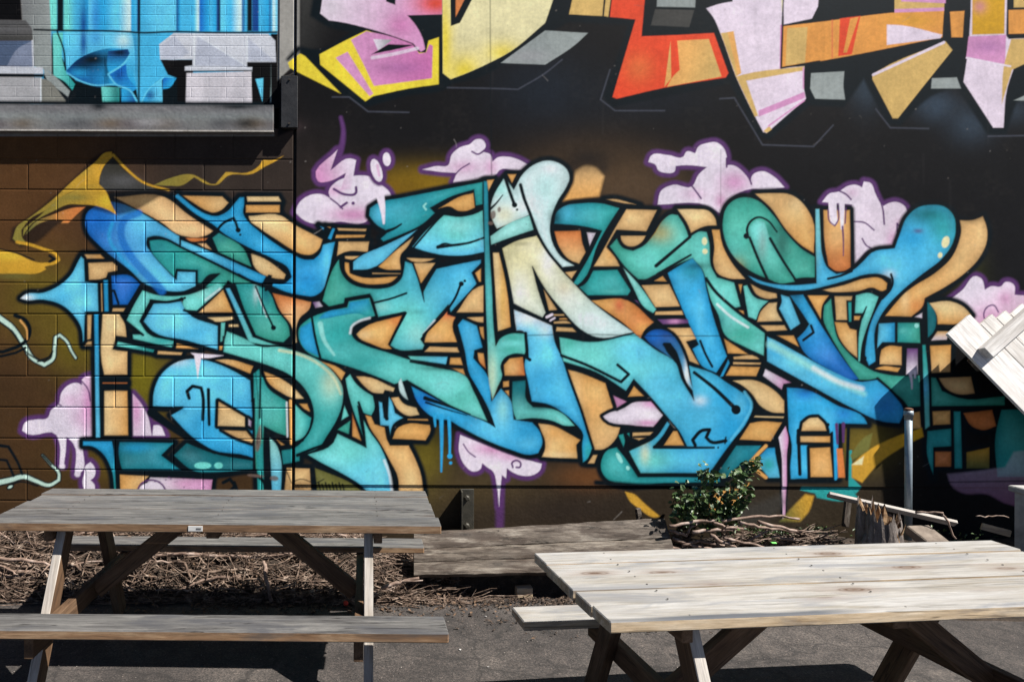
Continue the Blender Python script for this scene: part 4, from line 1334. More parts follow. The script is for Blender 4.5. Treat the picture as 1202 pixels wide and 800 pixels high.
link_mesh('core', box_mesh('core', (wx(346.6), WALL + 0.032, -0.1), (wx(1460), WALL + 0.22, wz(-205)), 0), M_DARK, render_wall)

# ------------------------------------------------------------------ ground
m, nt, b = new_mat('asphalt')
v1 = coords(nt, (1, 1, 1), False)
big = noise(nt, v1, 1.3, 7, 0.62, 0.4); mid_ = noise(nt, v1, 7, 8, 0.72); fine_ = noise(nt, v1, 95, 6, 0.8)
c = ramp(nt, [(0.32, (0.022, 0.018, 0.0165)), (0.48, (0.037, 0.0315, 0.029)), (0.60, (0.050, 0.043, 0.039)), (0.70, (0.070, 0.061, 0.055))], big)
c = mixc(nt, 1.0, c, ramp(nt, [(0.34, (0.45, 0.43, 0.42)), (0.5, (0.95, 0.94, 0.93)), (0.66, (1.4, 1.36, 1.32))], mid_), 'MULTIPLY')
c = mixc(nt, 1.0, c, ramp(nt, [(0.36, (0.25, 0.25, 0.25)), (0.52, (1.0, 1.0, 1.0)), (0.66, (2.3, 2.2, 2.1))], fine_), 'MULTIPLY')
sp = nt.nodes.new('ShaderNodeTexVoronoi'); sp.inputs['Scale'].default_value = 75.0
nt.links.new(v1, sp.inputs['Vector'])
c = mixc(nt, ramp(nt, [(0.08, (0.55,) * 3), (0.20, (0, 0, 0))], sp.outputs['Distance']), c, (0.16, 0.14, 0.125))
cr = nt.nodes.new('ShaderNodeTexVoronoi'); cr.feature = 'DISTANCE_TO_EDGE'; cr.inputs['Scale'].default_value = 1.1
wv = nt.nodes.new('ShaderNodeVectorMath'); wv.operation = 'MULTIPLY_ADD'
nz_ = nt.nodes.new('ShaderNodeTexNoise'); nz_.inputs['Scale'].default_value = 5.0; nz_.inputs['Detail'].default_value = 6
nt.links.new(v1, nz_.inputs['Vector']); nt.links.new(nz_.outputs['Color'], wv.inputs[0]); wv.inputs[1].default_value = (0.35, 0.35, 0.35); nt.links.new(v1, wv.inputs[2])
nt.links.new(wv.outputs[0], cr.inputs['Vector'])
c = mixc(nt, ramp(nt, [(0.0, (0.8,) * 3), (0.006, (0.55,) * 3), (0.014, (0, 0, 0))], cr.outputs['Distance']), c, (0.012, 0.010, 0.009))
nt.links.new(c, b.inputs['Base Color'])
b.inputs['Roughness'].default_value = 0.9
bump(nt, fine_, b, 0.8, 0.005)
M_ASPHALT = m
gx = np.concatenate([np.linspace(-60, -5, 6), np.linspace(-4.6, 6, 60), np.linspace(7, 60, 6)])
gy = np.concatenate([np.linspace(-60, -1, 6), np.linspace(0, 4.6, 40)])
GX, GY = np.meshgrid(gx, gy)
GZ = 0.006 * np.sin(GX * 2.1 + GY * 1.3) * np.sin(GY * 2.7) - 0.004
V = np.stack([GX, GY, GZ], -1).reshape(-1, 3)
n_ = len(gx)
Fq = [(j * n_ + i, j * n_ + i + 1, (j + 1) * n_ + i + 1, (j + 1) * n_ + i) for j in range(len(gy) - 1) for i in range(n_ - 1)]
ground = tag(link_mesh('ground', mesh_py('ground', V, Fq, True), M_ASPHALT), 'worn grey asphalt yard in front of the painted wall', kind='structure')
# ------------------------------------------------------------------ picnic tables
M_SCREW = mat_noise('zinc_screw', [(0.3, (0.05, 0.045, 0.04)), (0.7, (0.12, 0.11, 0.10))], 30, 0.5, 0.0005)
M_IRON = mat_noise('dull_iron', [(0.3, (0.03, 0.026, 0.023)), (0.7, (0.10, 0.085, 0.07))], 20, 0.55, 0.001, metal=0.6)

def two_tone(o, side_mat, axes=(1,), sign=-1):
    """the long edges of a board keep a browner, less bleached colour"""
    me = o.data
    me.materials.append(side_mat)
    for p in me.polygons:
        if abs(p.normal.z) < 0.5: p.material_index = 1

def picnic_table(label, loc, rz, length, width, top_z, seat_z, seat_w, gap_front, gap_back, top_mat, side_mat, leg_mat, frame_mat, boards, leg_in, u_sign, slot):
    """u runs along the table from one end (u=0) towards u_sign; v across it, away from the yard"""
    t = tag(empty('picnic_table', (loc[0], loc[1], 0), rz), label, 'picnic table')
    T = 0.04
    u0, u1 = (0, length) if u_sign > 0 else (-length, 0)
    bw = (width - slot * (boards - 1)) / boards
    for i in range(boards):
        v0 = -width / 2 + i * (bw + slot)
        du = [random.uniform(-0.007, 0.007) for _ in range(2)]
        dz = (0.0022, -0.0018, 0.0012, -0.0024, 0.0016)[i % 5]
        me = box_mesh('tabletop_plank', (-length / 2 + du[0], -bw / 2, -T / 2), (length / 2 + du[1], bw / 2, T / 2), 0.0035, 0.0016)
        o = link_mesh('tabletop_plank', me, top_mat, t)
        o.location = ((u0 + u1) / 2, v0 + bw / 2, top_z - T / 2 + dz)
        two_tone(o, side_mat)
    for sgn, gap in ((-1, gap_front), (1, gap_back)):
        vc = sgn * (width / 2 + gap + seat_w / 2)
        me = box_mesh('bench_plank', (-length / 2, -seat_w / 2, -T / 2), (length / 2, seat_w / 2, T / 2), 0.005, 0.0022)
        o = link_mesh('bench_plank', me, top_mat, t)
        o.location = ((u0 + u1) / 2, vc, seat_z - T / 2)
        two_tone(o, side_mat)
    uin = [u0 + leg_in, u1 - leg_in]
    sc_me = None
    for i in range(boards):
        vc = -width / 2 + i * (bw + slot) + bw / 2
        for u in [u0 + leg_in + (-0.043), u1 - leg_in + 0.043, (u0 + u1) / 2]:
            for k in (-1, 1):
                if sc_me is None:
                    sc_me = mesh_py('screw', *tube_geo([(0, 0, -0.002), (0, 0, 0.0006)], [0.0034, 0.0032], 7)); sc_me.materials.append(M_SCREW)
                s_ = bpy.data.objects.new('screw', sc_me); COL.objects.link(s_); s_.parent = t
                s_.location = (u + random.uniform(-.006, .006), vc + k * bw * 0.3, top_z + 0.0024)
    vf, vb = -(width / 2 + gap_front + seat_w * 0.72), width / 2 + gap_back + seat_w * 0.72
    mid_u = (u0 + u1) / 2
    for k, u in enumerate(uin):
        out = -1 if u < mid_u else 1
        # legs splay from under the top to the ground beyond the seats
        for sgn, vfoot in ((-1, vf * 0.87), (1, vb * 0.92)):
            o = beam_between('leg', (u, sgn * width * 0.29, top_z - T - 0.004), (u, vfoot, 0.0), 0.095, 0.042, frame_mat, t, up=(0, 1, 0), bev=0.003)
            o.data.materials.append(leg_mat)  # outer faces coloured paler than the sides to imitate sun on them
            for p_ in o.data.polygons:
                if p_.normal.z * sgn > 0.3: p_.material_index = 1
        beam_between('seat_beam', (u - out * 0.043, vf - 0.02, seat_z - T - 0.048), (u - out * 0.043, vb + 0.02, seat_z - T - 0.048), 0.09, 0.040, frame_mat, t, up=(0, 0, 1))
        beam_between('top_cleat', (u + out * 0.043, -width * 0.44, top_z - T - 0.028), (u + out * 0.043, width * 0.44, top_z - T - 0.028), 0.055, 0.040, frame_mat, t, up=(0, 0, 1))
        beam_between('brace', (u - out * 0.066, 0.0, seat_z - T - 0.05), (mid_u + out * 0.17, 0.0, top_z - T - 0.006), 0.085, 0.040, frame_mat, t, up=(0, 0, 1))
        for v in (-0.06, 0.05):
            Vb, Fb = tube_geo([(u + out * 0.021, v, seat_z - T - 0.05), (u + out * 0.032, v, seat_z - T - 0.05)], [0.011, 0.009], 8)
            link_mesh('bolt', mesh_py('bolt', Vb, Fb), M_IRON, t)
    beam_between('middle_cleat', (mid_u, -width * 0.44, top_z - T - 0.02), (mid_u, width * 0.44, top_z - T - 0.02), 0.036, 0.06, frame_mat, t, up=(0, 0, 1))
    return t

TL = picnic_table('weathered grey picnic table beside the brush pile', (0.379, 3.3735), -0.0088, 2.103, 0.685, 0.763, 0.420, 0.165, 0.165, 0.09, M_GREYWOOD, M_EDGEWOOD, M_LEG, M_FRAME, 5, 0.325, -1, 0.0085)
TR = picnic_table('pale new pine picnic table with knotty planks', (0.759, 2.400), 0.0966, 2.076, 0.656, 0.7394, 0.407, 0.161, 0.129, 0.12, M_PINE, M_PINE_SIDE, M_LEG, M_FRAME, 5, 0.325, 1, 0.0085)
M_TAG = mat_noise('white_plastic_tag', [(0.3, (0.46, 0.46, 0.45)), (0.7, (0.58, 0.58, 0.56))], 8, 0.4, 0.0003)
# soft shadow band painted into the colour of the pale table's front plank
shade_pine = M_PINE.copy(); shade_pine.name = 'pine_painted_shadow'
nt = shade_pine.node_tree; b = nt.nodes['Principled BSDF']
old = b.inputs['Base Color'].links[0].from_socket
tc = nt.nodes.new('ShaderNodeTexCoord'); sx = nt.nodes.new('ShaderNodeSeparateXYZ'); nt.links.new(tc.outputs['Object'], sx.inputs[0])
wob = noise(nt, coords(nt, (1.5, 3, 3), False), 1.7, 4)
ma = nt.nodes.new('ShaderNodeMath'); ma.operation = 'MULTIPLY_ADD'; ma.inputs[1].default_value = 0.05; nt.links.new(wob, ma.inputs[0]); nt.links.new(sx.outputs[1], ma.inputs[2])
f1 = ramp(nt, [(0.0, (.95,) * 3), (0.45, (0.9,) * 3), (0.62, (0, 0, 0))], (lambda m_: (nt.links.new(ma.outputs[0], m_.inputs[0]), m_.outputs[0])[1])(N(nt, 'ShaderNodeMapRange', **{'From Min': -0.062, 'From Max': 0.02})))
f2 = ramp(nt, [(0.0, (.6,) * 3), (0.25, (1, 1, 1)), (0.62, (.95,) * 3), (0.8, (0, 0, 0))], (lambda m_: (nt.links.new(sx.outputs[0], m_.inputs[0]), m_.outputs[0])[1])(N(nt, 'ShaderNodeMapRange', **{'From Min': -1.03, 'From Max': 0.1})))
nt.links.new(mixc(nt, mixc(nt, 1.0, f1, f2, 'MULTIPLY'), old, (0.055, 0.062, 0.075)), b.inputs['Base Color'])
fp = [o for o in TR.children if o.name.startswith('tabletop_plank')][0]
fp.data.materials[0] = shade_pine
p = at(229.5, 620.0, 3.03)
tg_ = link_mesh('maker_tag', box_mesh('maker_tag', (-0.033, -0.0015, -0.012), (0.033, 0.0015, 0.012), 0.0006), M_TAG, TL)
tg_.location = (p.x - 0.379, -0.685 / 2 - 0.0012, 0.763 - 0.019)
M_INK = mat_noise('tag_print', [(0.3, (0.05, 0.05, 0.05)), (0.7, (0.12, 0.12, 0.12))], 8, 0.5, 0.0003)
ink = link_mesh('tag_print', box_mesh('tag_print', (0.004, -0.0005, -0.004), (0.026, 0.0005, 0.003), 0), M_INK, tg_)
ink.location = (0, -0.0019, 0)

# ------------------------------------------------------------------ small fittings on the wall
M_BOXMETAL = mat_noise('black_painted_metal', [(0.3, (0.012, 0.012, 0.013)), (0.72, (0.035, 0.035, 0.037)), (0.8, (0.22, 0.21, 0.20))], 11, 0.45, 0.002)
bx_ = tag(empty('junction_box', (wx(339.5), WALL, wz(123))), 'narrow black metal junction box beside the end of the ledge', 'box')
w2, h2 = 8.6 / SW, 29.5 / SW
link_mesh('body', box_mesh('body', (-w2, -0.045, -h2), (w2, 0.01, h2), 0.004), M_BOXMETAL, bx_)
link_mesh('lid', box_mesh('lid', (-w2 * 1.12, -0.055, -h2 * 1.02), (w2 * 1.12, -0.046, h2 * 1.02), 0.003), M_BOXMETAL, bx_)
for s in (-1, 1):
    Vb, Fb = tube_geo([(0, -0.062, s * h2 * 0.86), (0, -0.054, s * h2 * 0.86)], [0.007, 0.008], 8)
    link_mesh('screw', mesh_py('screw', Vb, Fb), M_IRON, bx_)
M_BRACKET = mat_noise('olive_painted_steel', [(0.3, (0.022, 0.021, 0.016)), (0.7, (0.055, 0.05, 0.038))], 16, 0.55, 0.002)
br = tag(empty('steel_bracket', (wx(548), WALL + 0.006, wz(622))), 'dark painted steel bracket bolted to the plinth behind the timber edging', 'bracket')
hb = 49 / SW
link_mesh('back_plate', box_mesh('back_plate', (-0.040, -0.012, 0), (0.052, 0.004, hb), 0.002), M_BRACKET, br)
Vg = [(-0.040, -0.011, 0), (-0.040, -0.068, 0), (-0.040, -0.068, hb * 0.75), (-0.040, -0.064, hb * 0.97), (-0.040, -0.011, hb)]
Vg += [(-0.030, y, z) for (_, y, z) in Vg]
link_mesh('side_flange', mesh_py('side_flange', Vg, [(0, 1, 2, 3, 4), (9, 8, 7, 6, 5)] + [(i, i + 5, (i + 1) % 5 + 5, (i + 1) % 5) for i in range(5)]), M_BRACKET, br)
for z in (hb * 0.80, hb * 0.14):
    Vb, Fb = tube_geo([(0.002, -0.010, z), (0.002, -0.034, z), (0.002, -0.042, z)], [0.019, 0.019, 0.012], 6)
    link_mesh('bolt', mesh_py('bolt', Vb, Fb), M_BRACKET, br)

# ------------------------------------------------------------------ raised bed: soil, rotting timber edging, blocks
def hfield(name, xs, ys, f, mat, smooth_=True):
    X_, Y_ = np.meshgrid(xs, ys)
    Z_ = np.vectorize(f)(X_, Y_)
    n = len(xs)
    return link_mesh(name, mesh_py(name, np.stack([X_, Y_, Z_], -1).reshape(-1, 3), [(j * n + i, j * n + i + 1, (j + 1) * n + i + 1, (j + 1) * n + i) for j in range(len(ys) - 1) for i in range(n - 1)], smooth_), mat)
def nz(x, y, s=1.0):
    return (math.sin(x * 7.1 * s + 1.3) * math.sin(y * 9.3 * s + .4) + 0.5 * math.sin(x * 17.3 * s + y * 11.0 * s) + 0.3 * math.sin(x * 41 * s - y * 37 * s)) / 1.8
M_SOIL = mat_noise('dark_soil', [(0.25, (0.012, 0.009, 0.007)), (0.55, (0.035, 0.025, 0.018)), (0.8, (0.085, 0.062, 0.045))], 22, 0.95, 0.012)
def soil_z(x, y):
    front = 4.17 if x < 2.4 else 4.17 - min(1, (x - 2.4) / 1.0) * 0.35
    k = min(1, max(0, (y - front) / 0.16)); k = k * k * (3 - 2 * k)
    e = min(1, max(0, (x - 0.5) / 0.25))
    return -0.02 + k * e * (0.30 + 0.03 * nz(x, y, 1.4)) + 0.012 * nz(x, y, 3)
tag(hfield('soil', np.linspace(0.45, 6.2, 130), np.linspace(3.7, WALL + 0.02, 26), soil_z, M_SOIL), 'dark soil of the raised bed along the wall', kind='structure')

edg = tag(empty('timber_edging', tuple(at(640, 700, 4.1) * Vector((1, 1, 0)))), 'rotting grey brown timber boards edging the raised bed', 'timber edging')
base = edg.location
def edging_board(a0, a1, b0, b1, th=0.04, n=26):
    """a board between the picture-plane rails a (top) and b (bottom), its edges worn uneven"""
    nrm = ((a1 - a0).cross(b0 - a0)).normalized()
    if nrm.y > 0: nrm = -nrm
    V, Fc = [], []
    m = 5
    for i in range(n + 1):
        t = i / n
        pa, pb = a0.lerp(a1, t), b0.lerp(b1, t)
        for j in range(m + 1):
            s = j / m
            q = pa.lerp(pb, s)
            if j in (0, m): q += (pb - pa).normalized() * random.uniform(-0.0025, 0.0025)
            q += nrm * (0.0015 * nz(q.x * 2, q.z * 9) - (0.006 if j in (0, m) else 0))
            V.append(q - base)
    k0 = len(V)
    for i in range(n + 1):
        for j in range(m + 1): V.append(V[i * (m + 1) + j] - nrm * th)
    w_ = m + 1
    for i in range(n):
        for j in range(m):
            a = i * w_ + j
            Fc.append((a, a + w_, a + w_ + 1, a + 1)); Fc.append((k0 + a, k0 + a + 1, k0 + a + w_ + 1, k0 + a + w_))
        for j in (0, m):
            a = i * w_ + j
            Fc.append((a, k0 + a, k0 + a + w_, a + w_))
    for i in (0, n):
        for j in range(m):
            a = i * w_ + j
            Fc.append((a, a + 1, k0 + a + 1, k0 + a))
    bm = bmesh.new()
    vs_ = [bm.verts.new(v) for v in V]
    for f in Fc:
        bm.faces.new([vs_[i] for i in f])
    bmesh.ops.recalc_face_normals(bm, faces=bm.faces)
    me = bpy.data.meshes.new('board'); bm.to_mesh(me); bm.free()
    return link_mesh('board', me, M_OLDWOOD, edg)
TLp, TRp, BLp, BRp = at(486, 624, 4.26), at(780, 607, 4.30), at(486, 674, 4.06), at(798, 667, 4.10)
for s0, s1 in ((0.0, 0.395), (0.408, 0.70), (0.712, 1.0)):
    edging_board(TLp.lerp(BLp, s0), TRp.lerp(BRp, s0), TLp.lerp(BLp, s1), TRp.lerp(BRp, s1))
for x_ in (0.62, 1.35, 1.9):
    p = at(XP + x_ * F / 4.2, 640, 4.24)
    beam_between('stake', Vector((p.x, 4.25, -0.02)) - base, Vector((p.x, 4.30, 0.36)) - base, 0.05, 0.04, M_OLDWOOD, edg, up=(1, 0, 0))
chip = link_mesh('wood_block', box_mesh('wood_block', (-0.05, -0.03, 0), (0.05, 0.03, 0.062), 0.004, 0.003), M_PINE_SIDE)
tag(chip, 'small pale offcut block lying under the rotting timber edging', 'block'); chip.location = (at(615, 690, 4.16).x, 4.16, 0.0)
off = link_mesh('wood_peg', box_mesh('wood_peg', (-0.016, -0.012, 0), (0.016, 0.012, 0.13), 0.003, 0.003), M_OLDWOOD)
tag(off, 'short wooden peg standing behind the top of the timber edging', 'peg'); off.location = (at(752, 604, 4.36).x, 4.36, at(752, 608, 4.36).z - 0.06); off.rotation_euler = (0, -0.2, 0.3)

# ------------------------------------------------------------------ brush: pruned twigs and branches
def crooked(p, q, r0, r1, seg=5, wob=0.12):
    p, q = Vector(p), Vector(q)
    L = (q - p).length
    pts = []
    o = Vector((0, 0, 0))
    for i in range(seg + 1):
        t = i / seg
        if 0 < i: o += Vector([random.gauss(0, wob) for _ in range(3)]) * L / seg
        pts.append(p.lerp(q, t) + o)
    return pts, [r0 + (r1 - r0) * i / seg for i in range(seg + 1)]
def pile_z(x, y):
    k = min(1, max(0, (y - 4.05) / 0.26)); k = k ** 0.75
    e = 1 if x < -0.15 else max(0, 1 - (x + 0.15) / 0.95)
    return k * (0.33 * e + 0.04 * nz(x * 1.4, y)) if e > 0 else 0
bag = Bag()
for i in range(4300):
    x = random.uniform(-2.75, 0.72) if random.random() < 0.85 else random.uniform(-0.4, 0.85)
    y = 4.03 + 0.40 * random.random() ** 1.3
    e = 1 if x < 0 else max(0.04, 1 - x / 0.8)
    if random.random() > e: continue
    top = max(0.012, pile_z(x, y))
    z = max(0.008, top - abs(random.gauss(0, 0.03)) + random.uniform(0, 0.03))
    long_ = random.random() < 0.3
    L = random.uniform(0.16, 0.42) if long_ else random.uniform(0.04, 0.18)
    a = random.uniform(0, 2 * math.pi) if random.random() < .6 else random.gauss(0, .4)
    d_ = Vector((math.cos(a), math.sin(a) * 0.45, random.gauss(0.05, 0.55))).normalized() * L
    p = Vector((x, y, z)); q = p + d_
    q.z = max(q.z, 0.006); q.y = min(max(q.y, 4.0), 4.45)
    q.z = min(q.z, pile_z(q.x, q.y) + 0.07)
    r = random.choice((0.0016, 0.0024, 0.0034, 0.0055 if long_ else 0.0028)) * random.uniform(.8, 1.2)
    pts, rad = crooked(p, q, r, r * random.uniform(0.35, 0.8), 4, 0.13)
    for v in pts: v.y = min(v.y, 4.455); v.z = max(v.z, 0.003)
    bag.add(tube_geo(pts, rad, 4, False))
brush = bag.build('brush_pile', M_TWIG); tag(brush, 'heap of thin dry pruned twigs along the foot of the wall', 'brush', kind='stuff')
core = tag(hfield('litter_mound', np.linspace(-2.9, 0.9, 90), np.linspace(4.0, WALL + 0.005, 18), lambda x, y: max(-0.02, pile_z(x, y) - 0.035 + 0.01 * nz(x * 2, y * 2)), M_SOIL), 'dark leaf litter under the brush pile', kind='structure')

def branch(label, group, pts, r0, r1, mat=M_BRANCH, forks=0, name='branch'):
    pts = [Vector(p) for p in pts]
    fine_p, n = [], len(pts)
    for i in range(n - 1):
        a, b = pts[i], pts[i + 1]
        for k in range(4):
            fine_p.append(a.lerp(b, k / 4) + Vector([random.gauss(0, 0.0035) for _ in range(3)]))
    fine_p.append(pts[-1])
    rad = [(r0 + (r1 - r0) * i / (len(fine_p) - 1)) * random.uniform(0.88, 1.12) for i in range(len(fine_p))]
    bg = Bag(); bg.add(tube_geo(fine_p, rad, 7))
    for f in range(forks):
        i = random.randint(2, len(fine_p) - 2)
        d = (fine_p[i] - fine_p[i - 1]).normalized()
        e = Vector((random.gauss(0, .5), random.gauss(0, .3), random.uniform(0.1, .8)))
        q = fine_p[i] + (d + e).normalized() * random.uniform(0.05, 0.16)
        pp, rr_ = crooked(fine_p[i], q, rad[i] * .7, rad[i] * .3, 3, .1)
        bg.add(tube_geo(pp, rr_, 5))
    org = fine_p[0].copy()
    bg.v = [v - org for v in bg.v]
    o = bg.build(name, mat, None, True); o.location = org
    return tag(o, label, 'branch', group)
LB_, GB_ = 'bare brown branch lying among the twigs of the brush pile', 'branches in the brush pile'
for i in range(46):
    x = random.uniform(-2.6, 0.1); y = random.uniform(4.07, 4.38)
    L = random.uniform(0.25, 0.6); a = random.gauss(0, 0.4) + (math.pi if random.random() < .5 else 0)
    z = pile_z(x, y) + 0.004
    x2, y2 = x + math.cos(a) * L, min(4.42, max(4.0, y + math.sin(a) * L * 0.45))
    pts = [(x, y, z), (x + (x2 - x) * .35, y + (y2 - y) * .4, max(0.01, pile_z(x + (x2 - x) * .35, y) + random.uniform(0, .025))), (x + (x2 - x) * .7, y + (y2 - y) * .7, max(.01, pile_z(x + (x2 - x) * .7, y2) + random.uniform(0, .02))), (x2, y2, max(.01, pile_z(x2, y2) + random.uniform(-.01, .05)))]
    branch(LB_, GB_, pts, random.uniform(0.006, 0.012), random.uniform(0.003, 0.006), M_BRANCH if random.random() < .55 else M_TWIG, random.randint(0, 2))
for lab, pts, r0 in (('long pale branch across the top of the brush pile behind the rear bench', [at(150, 655, 4.22), at(215, 650, 4.2), at(300, 654, 4.2), at(372, 651, 4.22)], 0.012),
                     ('thick bare branch slanting off the left of the brush pile', [at(-30, 650, 4.1), at(10, 656, 4.08), at(40, 659, 4.08), at(62, 664, 4.08)], 0.012),
                     ('forked dark stub standing upright in the brush pile', [at(318, 706, 4.02), at(313, 680, 4.04), at(309, 658, 4.06)], 0.014),
                     ('smooth reddish branch lying in front of the timber edging', [at(448, 690, 4.02), at(470, 682, 4.02), at(492, 678, 4.02)], 0.012)):
    branch(lab, None, pts, r0, r0 * 0.7, M_BRANCH, 1)
LB2, GB2 = 'crooked reddish vine branch heaped behind the timber edging', 'vine branches on the raised bed'
VX = [((785, 617), (815, 612), (850, 610), (885, 606), (920, 606), (938, 609)), ((786, 622), (805, 628), (812, 618), (822, 613)), ((812, 624), (840, 621), (862, 622)), ((834, 628), (850, 636), (866, 644)),
      ((880, 634), (892, 627), (905, 622)), ((790, 632), (815, 640), (840, 645)), ((868, 612), (890, 619), (920, 622), (950, 628)), ((800, 640), (820, 634), (850, 640)), ((905, 630), (930, 632), (965, 640)),
      ((838, 613), (852, 618), (872, 620)), ((782, 640), (800, 646), (815, 650)), ((920, 636), (945, 640), (968, 642)), ((850, 632), (880, 638), (905, 644)), ((890, 612), (915, 618), (940, 624))]
for i, pl in enumerate(VX):
    d0 = random.uniform(4.17, 4.27)
    branch(LB2, GB2, [at(x, y, d0 + 0.012 * k) for k, (x, y) in enumerate(pl)], random.uniform(0.009, 0.014), random.uniform(0.006, 0.009), M_BRANCH, 1, 'vine_branch')
bag = Bag()
for i in range(520):
    x = random.uniform(1.88, 2.95); y = random.uniform(4.14, 4.34)
    z = soil_z(x, y) + random.uniform(0.0, 0.09)
    L = random.uniform(0.06, 0.24); a = random.gauss(0, 0.5)
    pts, rad = crooked((x, y, z), (x + math.cos(a) * L, min(4.43, y + math.sin(a) * L * .4), z + random.gauss(0, .03)), random.uniform(.002, .006), .002, 3, .15)
    bag.add(tube_geo(pts, rad, 4, False))
tag(bag.build('vine_cuttings', M_TWIG), 'tangle of thin vine cuttings heaped on the raised bed', 'brush', kind='stuff')

# mulch and grit along the foot of the bed
bag = Bag()
for i in range(2800):
    x = random.uniform(-1.0, 2.2); y = 4.13 - abs(random.gauss(0, 0.075)) - (0.05 if x < 0.2 else 0)
    if random.random() < .15: y -= random.uniform(0, .6) ** 1.6
    s = random.uniform(0.002, 0.007) * (1.6 if random.random() < .1 else 1)
    R_ = Quaternion((random.gauss(0, 1), random.gauss(0, 1), random.gauss(0, 3)), random.uniform(0, 1.2)) @ Quaternion((0, 0, 1), random.uniform(0, 6.3))
    L, W, H = s * random.uniform(.8, 2.2), s * random.uniform(.4, 1), s * .22
    c_ = Vector((x, y, 0.002 + s * .5))
    V = [c_ + R_ @ Vector((L * i_ * random.uniform(.7, 1.2), W * j_ * random.uniform(.7, 1.2), H * k_)) for k_ in (-1, 1) for (i_, j_) in ((-1, -1), (1, -1), (1, 1), (-1, 1))]
    bag.add((V, [(4, 5, 6, 7), (3, 2, 1, 0), (0, 1, 5, 4), (1, 2, 6, 5), (2, 3, 7, 6), (3, 0, 4, 7)]))
M_MULCH = mat_noise('bark_mulch', [(0.32, (0.012, 0.009, 0.007)), (0.5, (0.045, 0.03, 0.022)), (0.62, (0.10, 0.07, 0.05)), (0.72, (0.22, 0.17, 0.13))], 45.0, 0.9, 0.002, detail=2)
tag(bag.build('mulch', M_MULCH), 'brown bark mulch and grit scattered along the bed', 'mulch', kind='stuff')
M_LEAF_DRY = mat_noise('dry_leaf_litter', [(0.3, (0.05, 0.03, 0.02)), (0.7, (0.16, 0.10, 0.06))], 15, 0.9, 0.002)

bag = Bag()
def dry_leaf(x, y, z):
    p = Vector((x, y, z)); dd = Vector((random.gauss(0, 1), random.gauss(0, 1), random.gauss(0, .35))).normalized()
    n = Vector((random.gauss(0, .4), random.gauss(-.2, .4), 1)).normalized(); s = dd.cross(n).normalized(); L = random.uniform(.014, .036); W = L * random.uniform(.4, .7)
    bag.add(([p, p + dd * L * .45 + s * W * .5 + n * L * .12, p + dd * L, p + dd * L * .45 - s * W * .5 + n * L * .12], [(0, 1, 2), (0, 2, 3)]))
for i in range(900):
    x = random.uniform(-2.7, .6); y = random.uniform(4.04, 4.42)
    dry_leaf(x, y, max(.006, pile_z(x, y) + random.uniform(-.02, .02)))
for i in range(260):
    dry_leaf(random.uniform(-1.8, 2.2), 4.05 - abs(random.gauss(0, .16)), .006)
tag(bag.build('leaf_litter', M_LEAF_DRY), 'dry brown leaves caught among the twigs and along the bed', 'leaves', kind='stuff')

# ------------------------------------------------------------------ shrub and weeds
m, nt, b = new_mat('green_leaf')
v1 = coords(nt, (1, 1, 1), False)
c = ramp(nt, [(0.3, (0.013, 0.032, 0.006)), (0.55, (0.034, 0.07, 0.012)), (0.8, (0.10, 0.15, 0.03))], noise(nt, v1, 24, 3))
nt.links.new(c, b.inputs['Base Color']); b.inputs['Roughness'].default_value = 0.5
b.inputs['Subsurface Weight'].default_value = 0.0
M_LEAF = m
M_STEM = mat_noise('green_brown_stem', [(0.3, (0.05, 0.04, 0.02)), (0.7, (0.14, 0.11, 0.06))], 20, 0.7, 0.001)
def leaf_geo(p, d, n, L, W):
    d = d.normalized(); s = d.cross(n).normalized(); n = s.cross(d)
    q = [p, p + d * L * .35 + s * W * .5 + n * L * .05, p + d * L * .7 + s * W * .38 + n * L * .03, p + d * L - n * L * .12, p + d * L * .7 - s * W * .38 + n * L * .03, p + d * L * .35 - s * W * .5 + n * L * .05, p + d * L * .5 - n * L * .04]
    return q, [(0, 1, 6), (1, 2, 6), (2, 3, 6), (3, 4, 6), (4, 5, 6), (5, 0, 6)]
shrub = tag(empty('leafy_shrub', (at(835, 612, 4.33).x, 4.33, 0.26)), 'glossy green leafy shrub growing against the wall above the timber edging', 'shrub')
so = shrub.location
lb2, sb2 = Bag(), Bag()
stems = [((812, 614), (806, 590), (826, 566), (829, 548), .9), ((820, 614), (818, 585), (828, 560), (831, 552), .6), ((838, 614), (842, 592), (858, 575), (868, 556), .8), ((846, 614), (850, 590), (866, 565), (868, 550), .6), ((830, 614), (832, 600), (838, 585), (846, 576), .8),
         ((856, 614), (862, 596), (866, 582), (870, 570), .8), ((800, 614), (796, 600), (794, 588), (798, 575), .7), ((868, 556), (874, 550), (880, 546), (886, 543), .5), ((808, 614), (800, 604), (804, 594), (812, 580), .9), ((836, 616), (826, 606), (822, 596), (820, 584), .9), ((850, 616), (858, 606), (852, 596), (856, 588), .9)]
for st in stems:
    d0 = random.uniform(4.28, 4.37)
    pts = [at(x, y, d0 - 0.012 * i) - so for i, (x, y) in enumerate(st[:4])]
    sb2.add(tube_geo(pts, [.005, .004, .003, .002], 5))
    for k in range(int(92 * st[4])):
        t = random.random() ** 0.85 * 3
        i = min(2, int(t)); p = pts[i].lerp(pts[i + 1], t - i)
        p = p + Vector((random.gauss(0, .027), random.gauss(-.02, .030), random.gauss(0, .024)))
        d = Vector((random.gauss(0, 1), random.gauss(-.5, .7), random.gauss(.15, .7)))
        n = Vector((random.gauss(.2, .5), random.gauss(-.6, .5), random.gauss(.6, .5))).normalized()
        L = random.uniform(.028, .058)
        lb2.add(leaf_geo(p, d, n, L, L * random.uniform(.5, .75)))
sb2.build('stem', M_STEM, shrub); fo = lb2.build('foliage', M_LEAF, shrub)
bag = Bag()
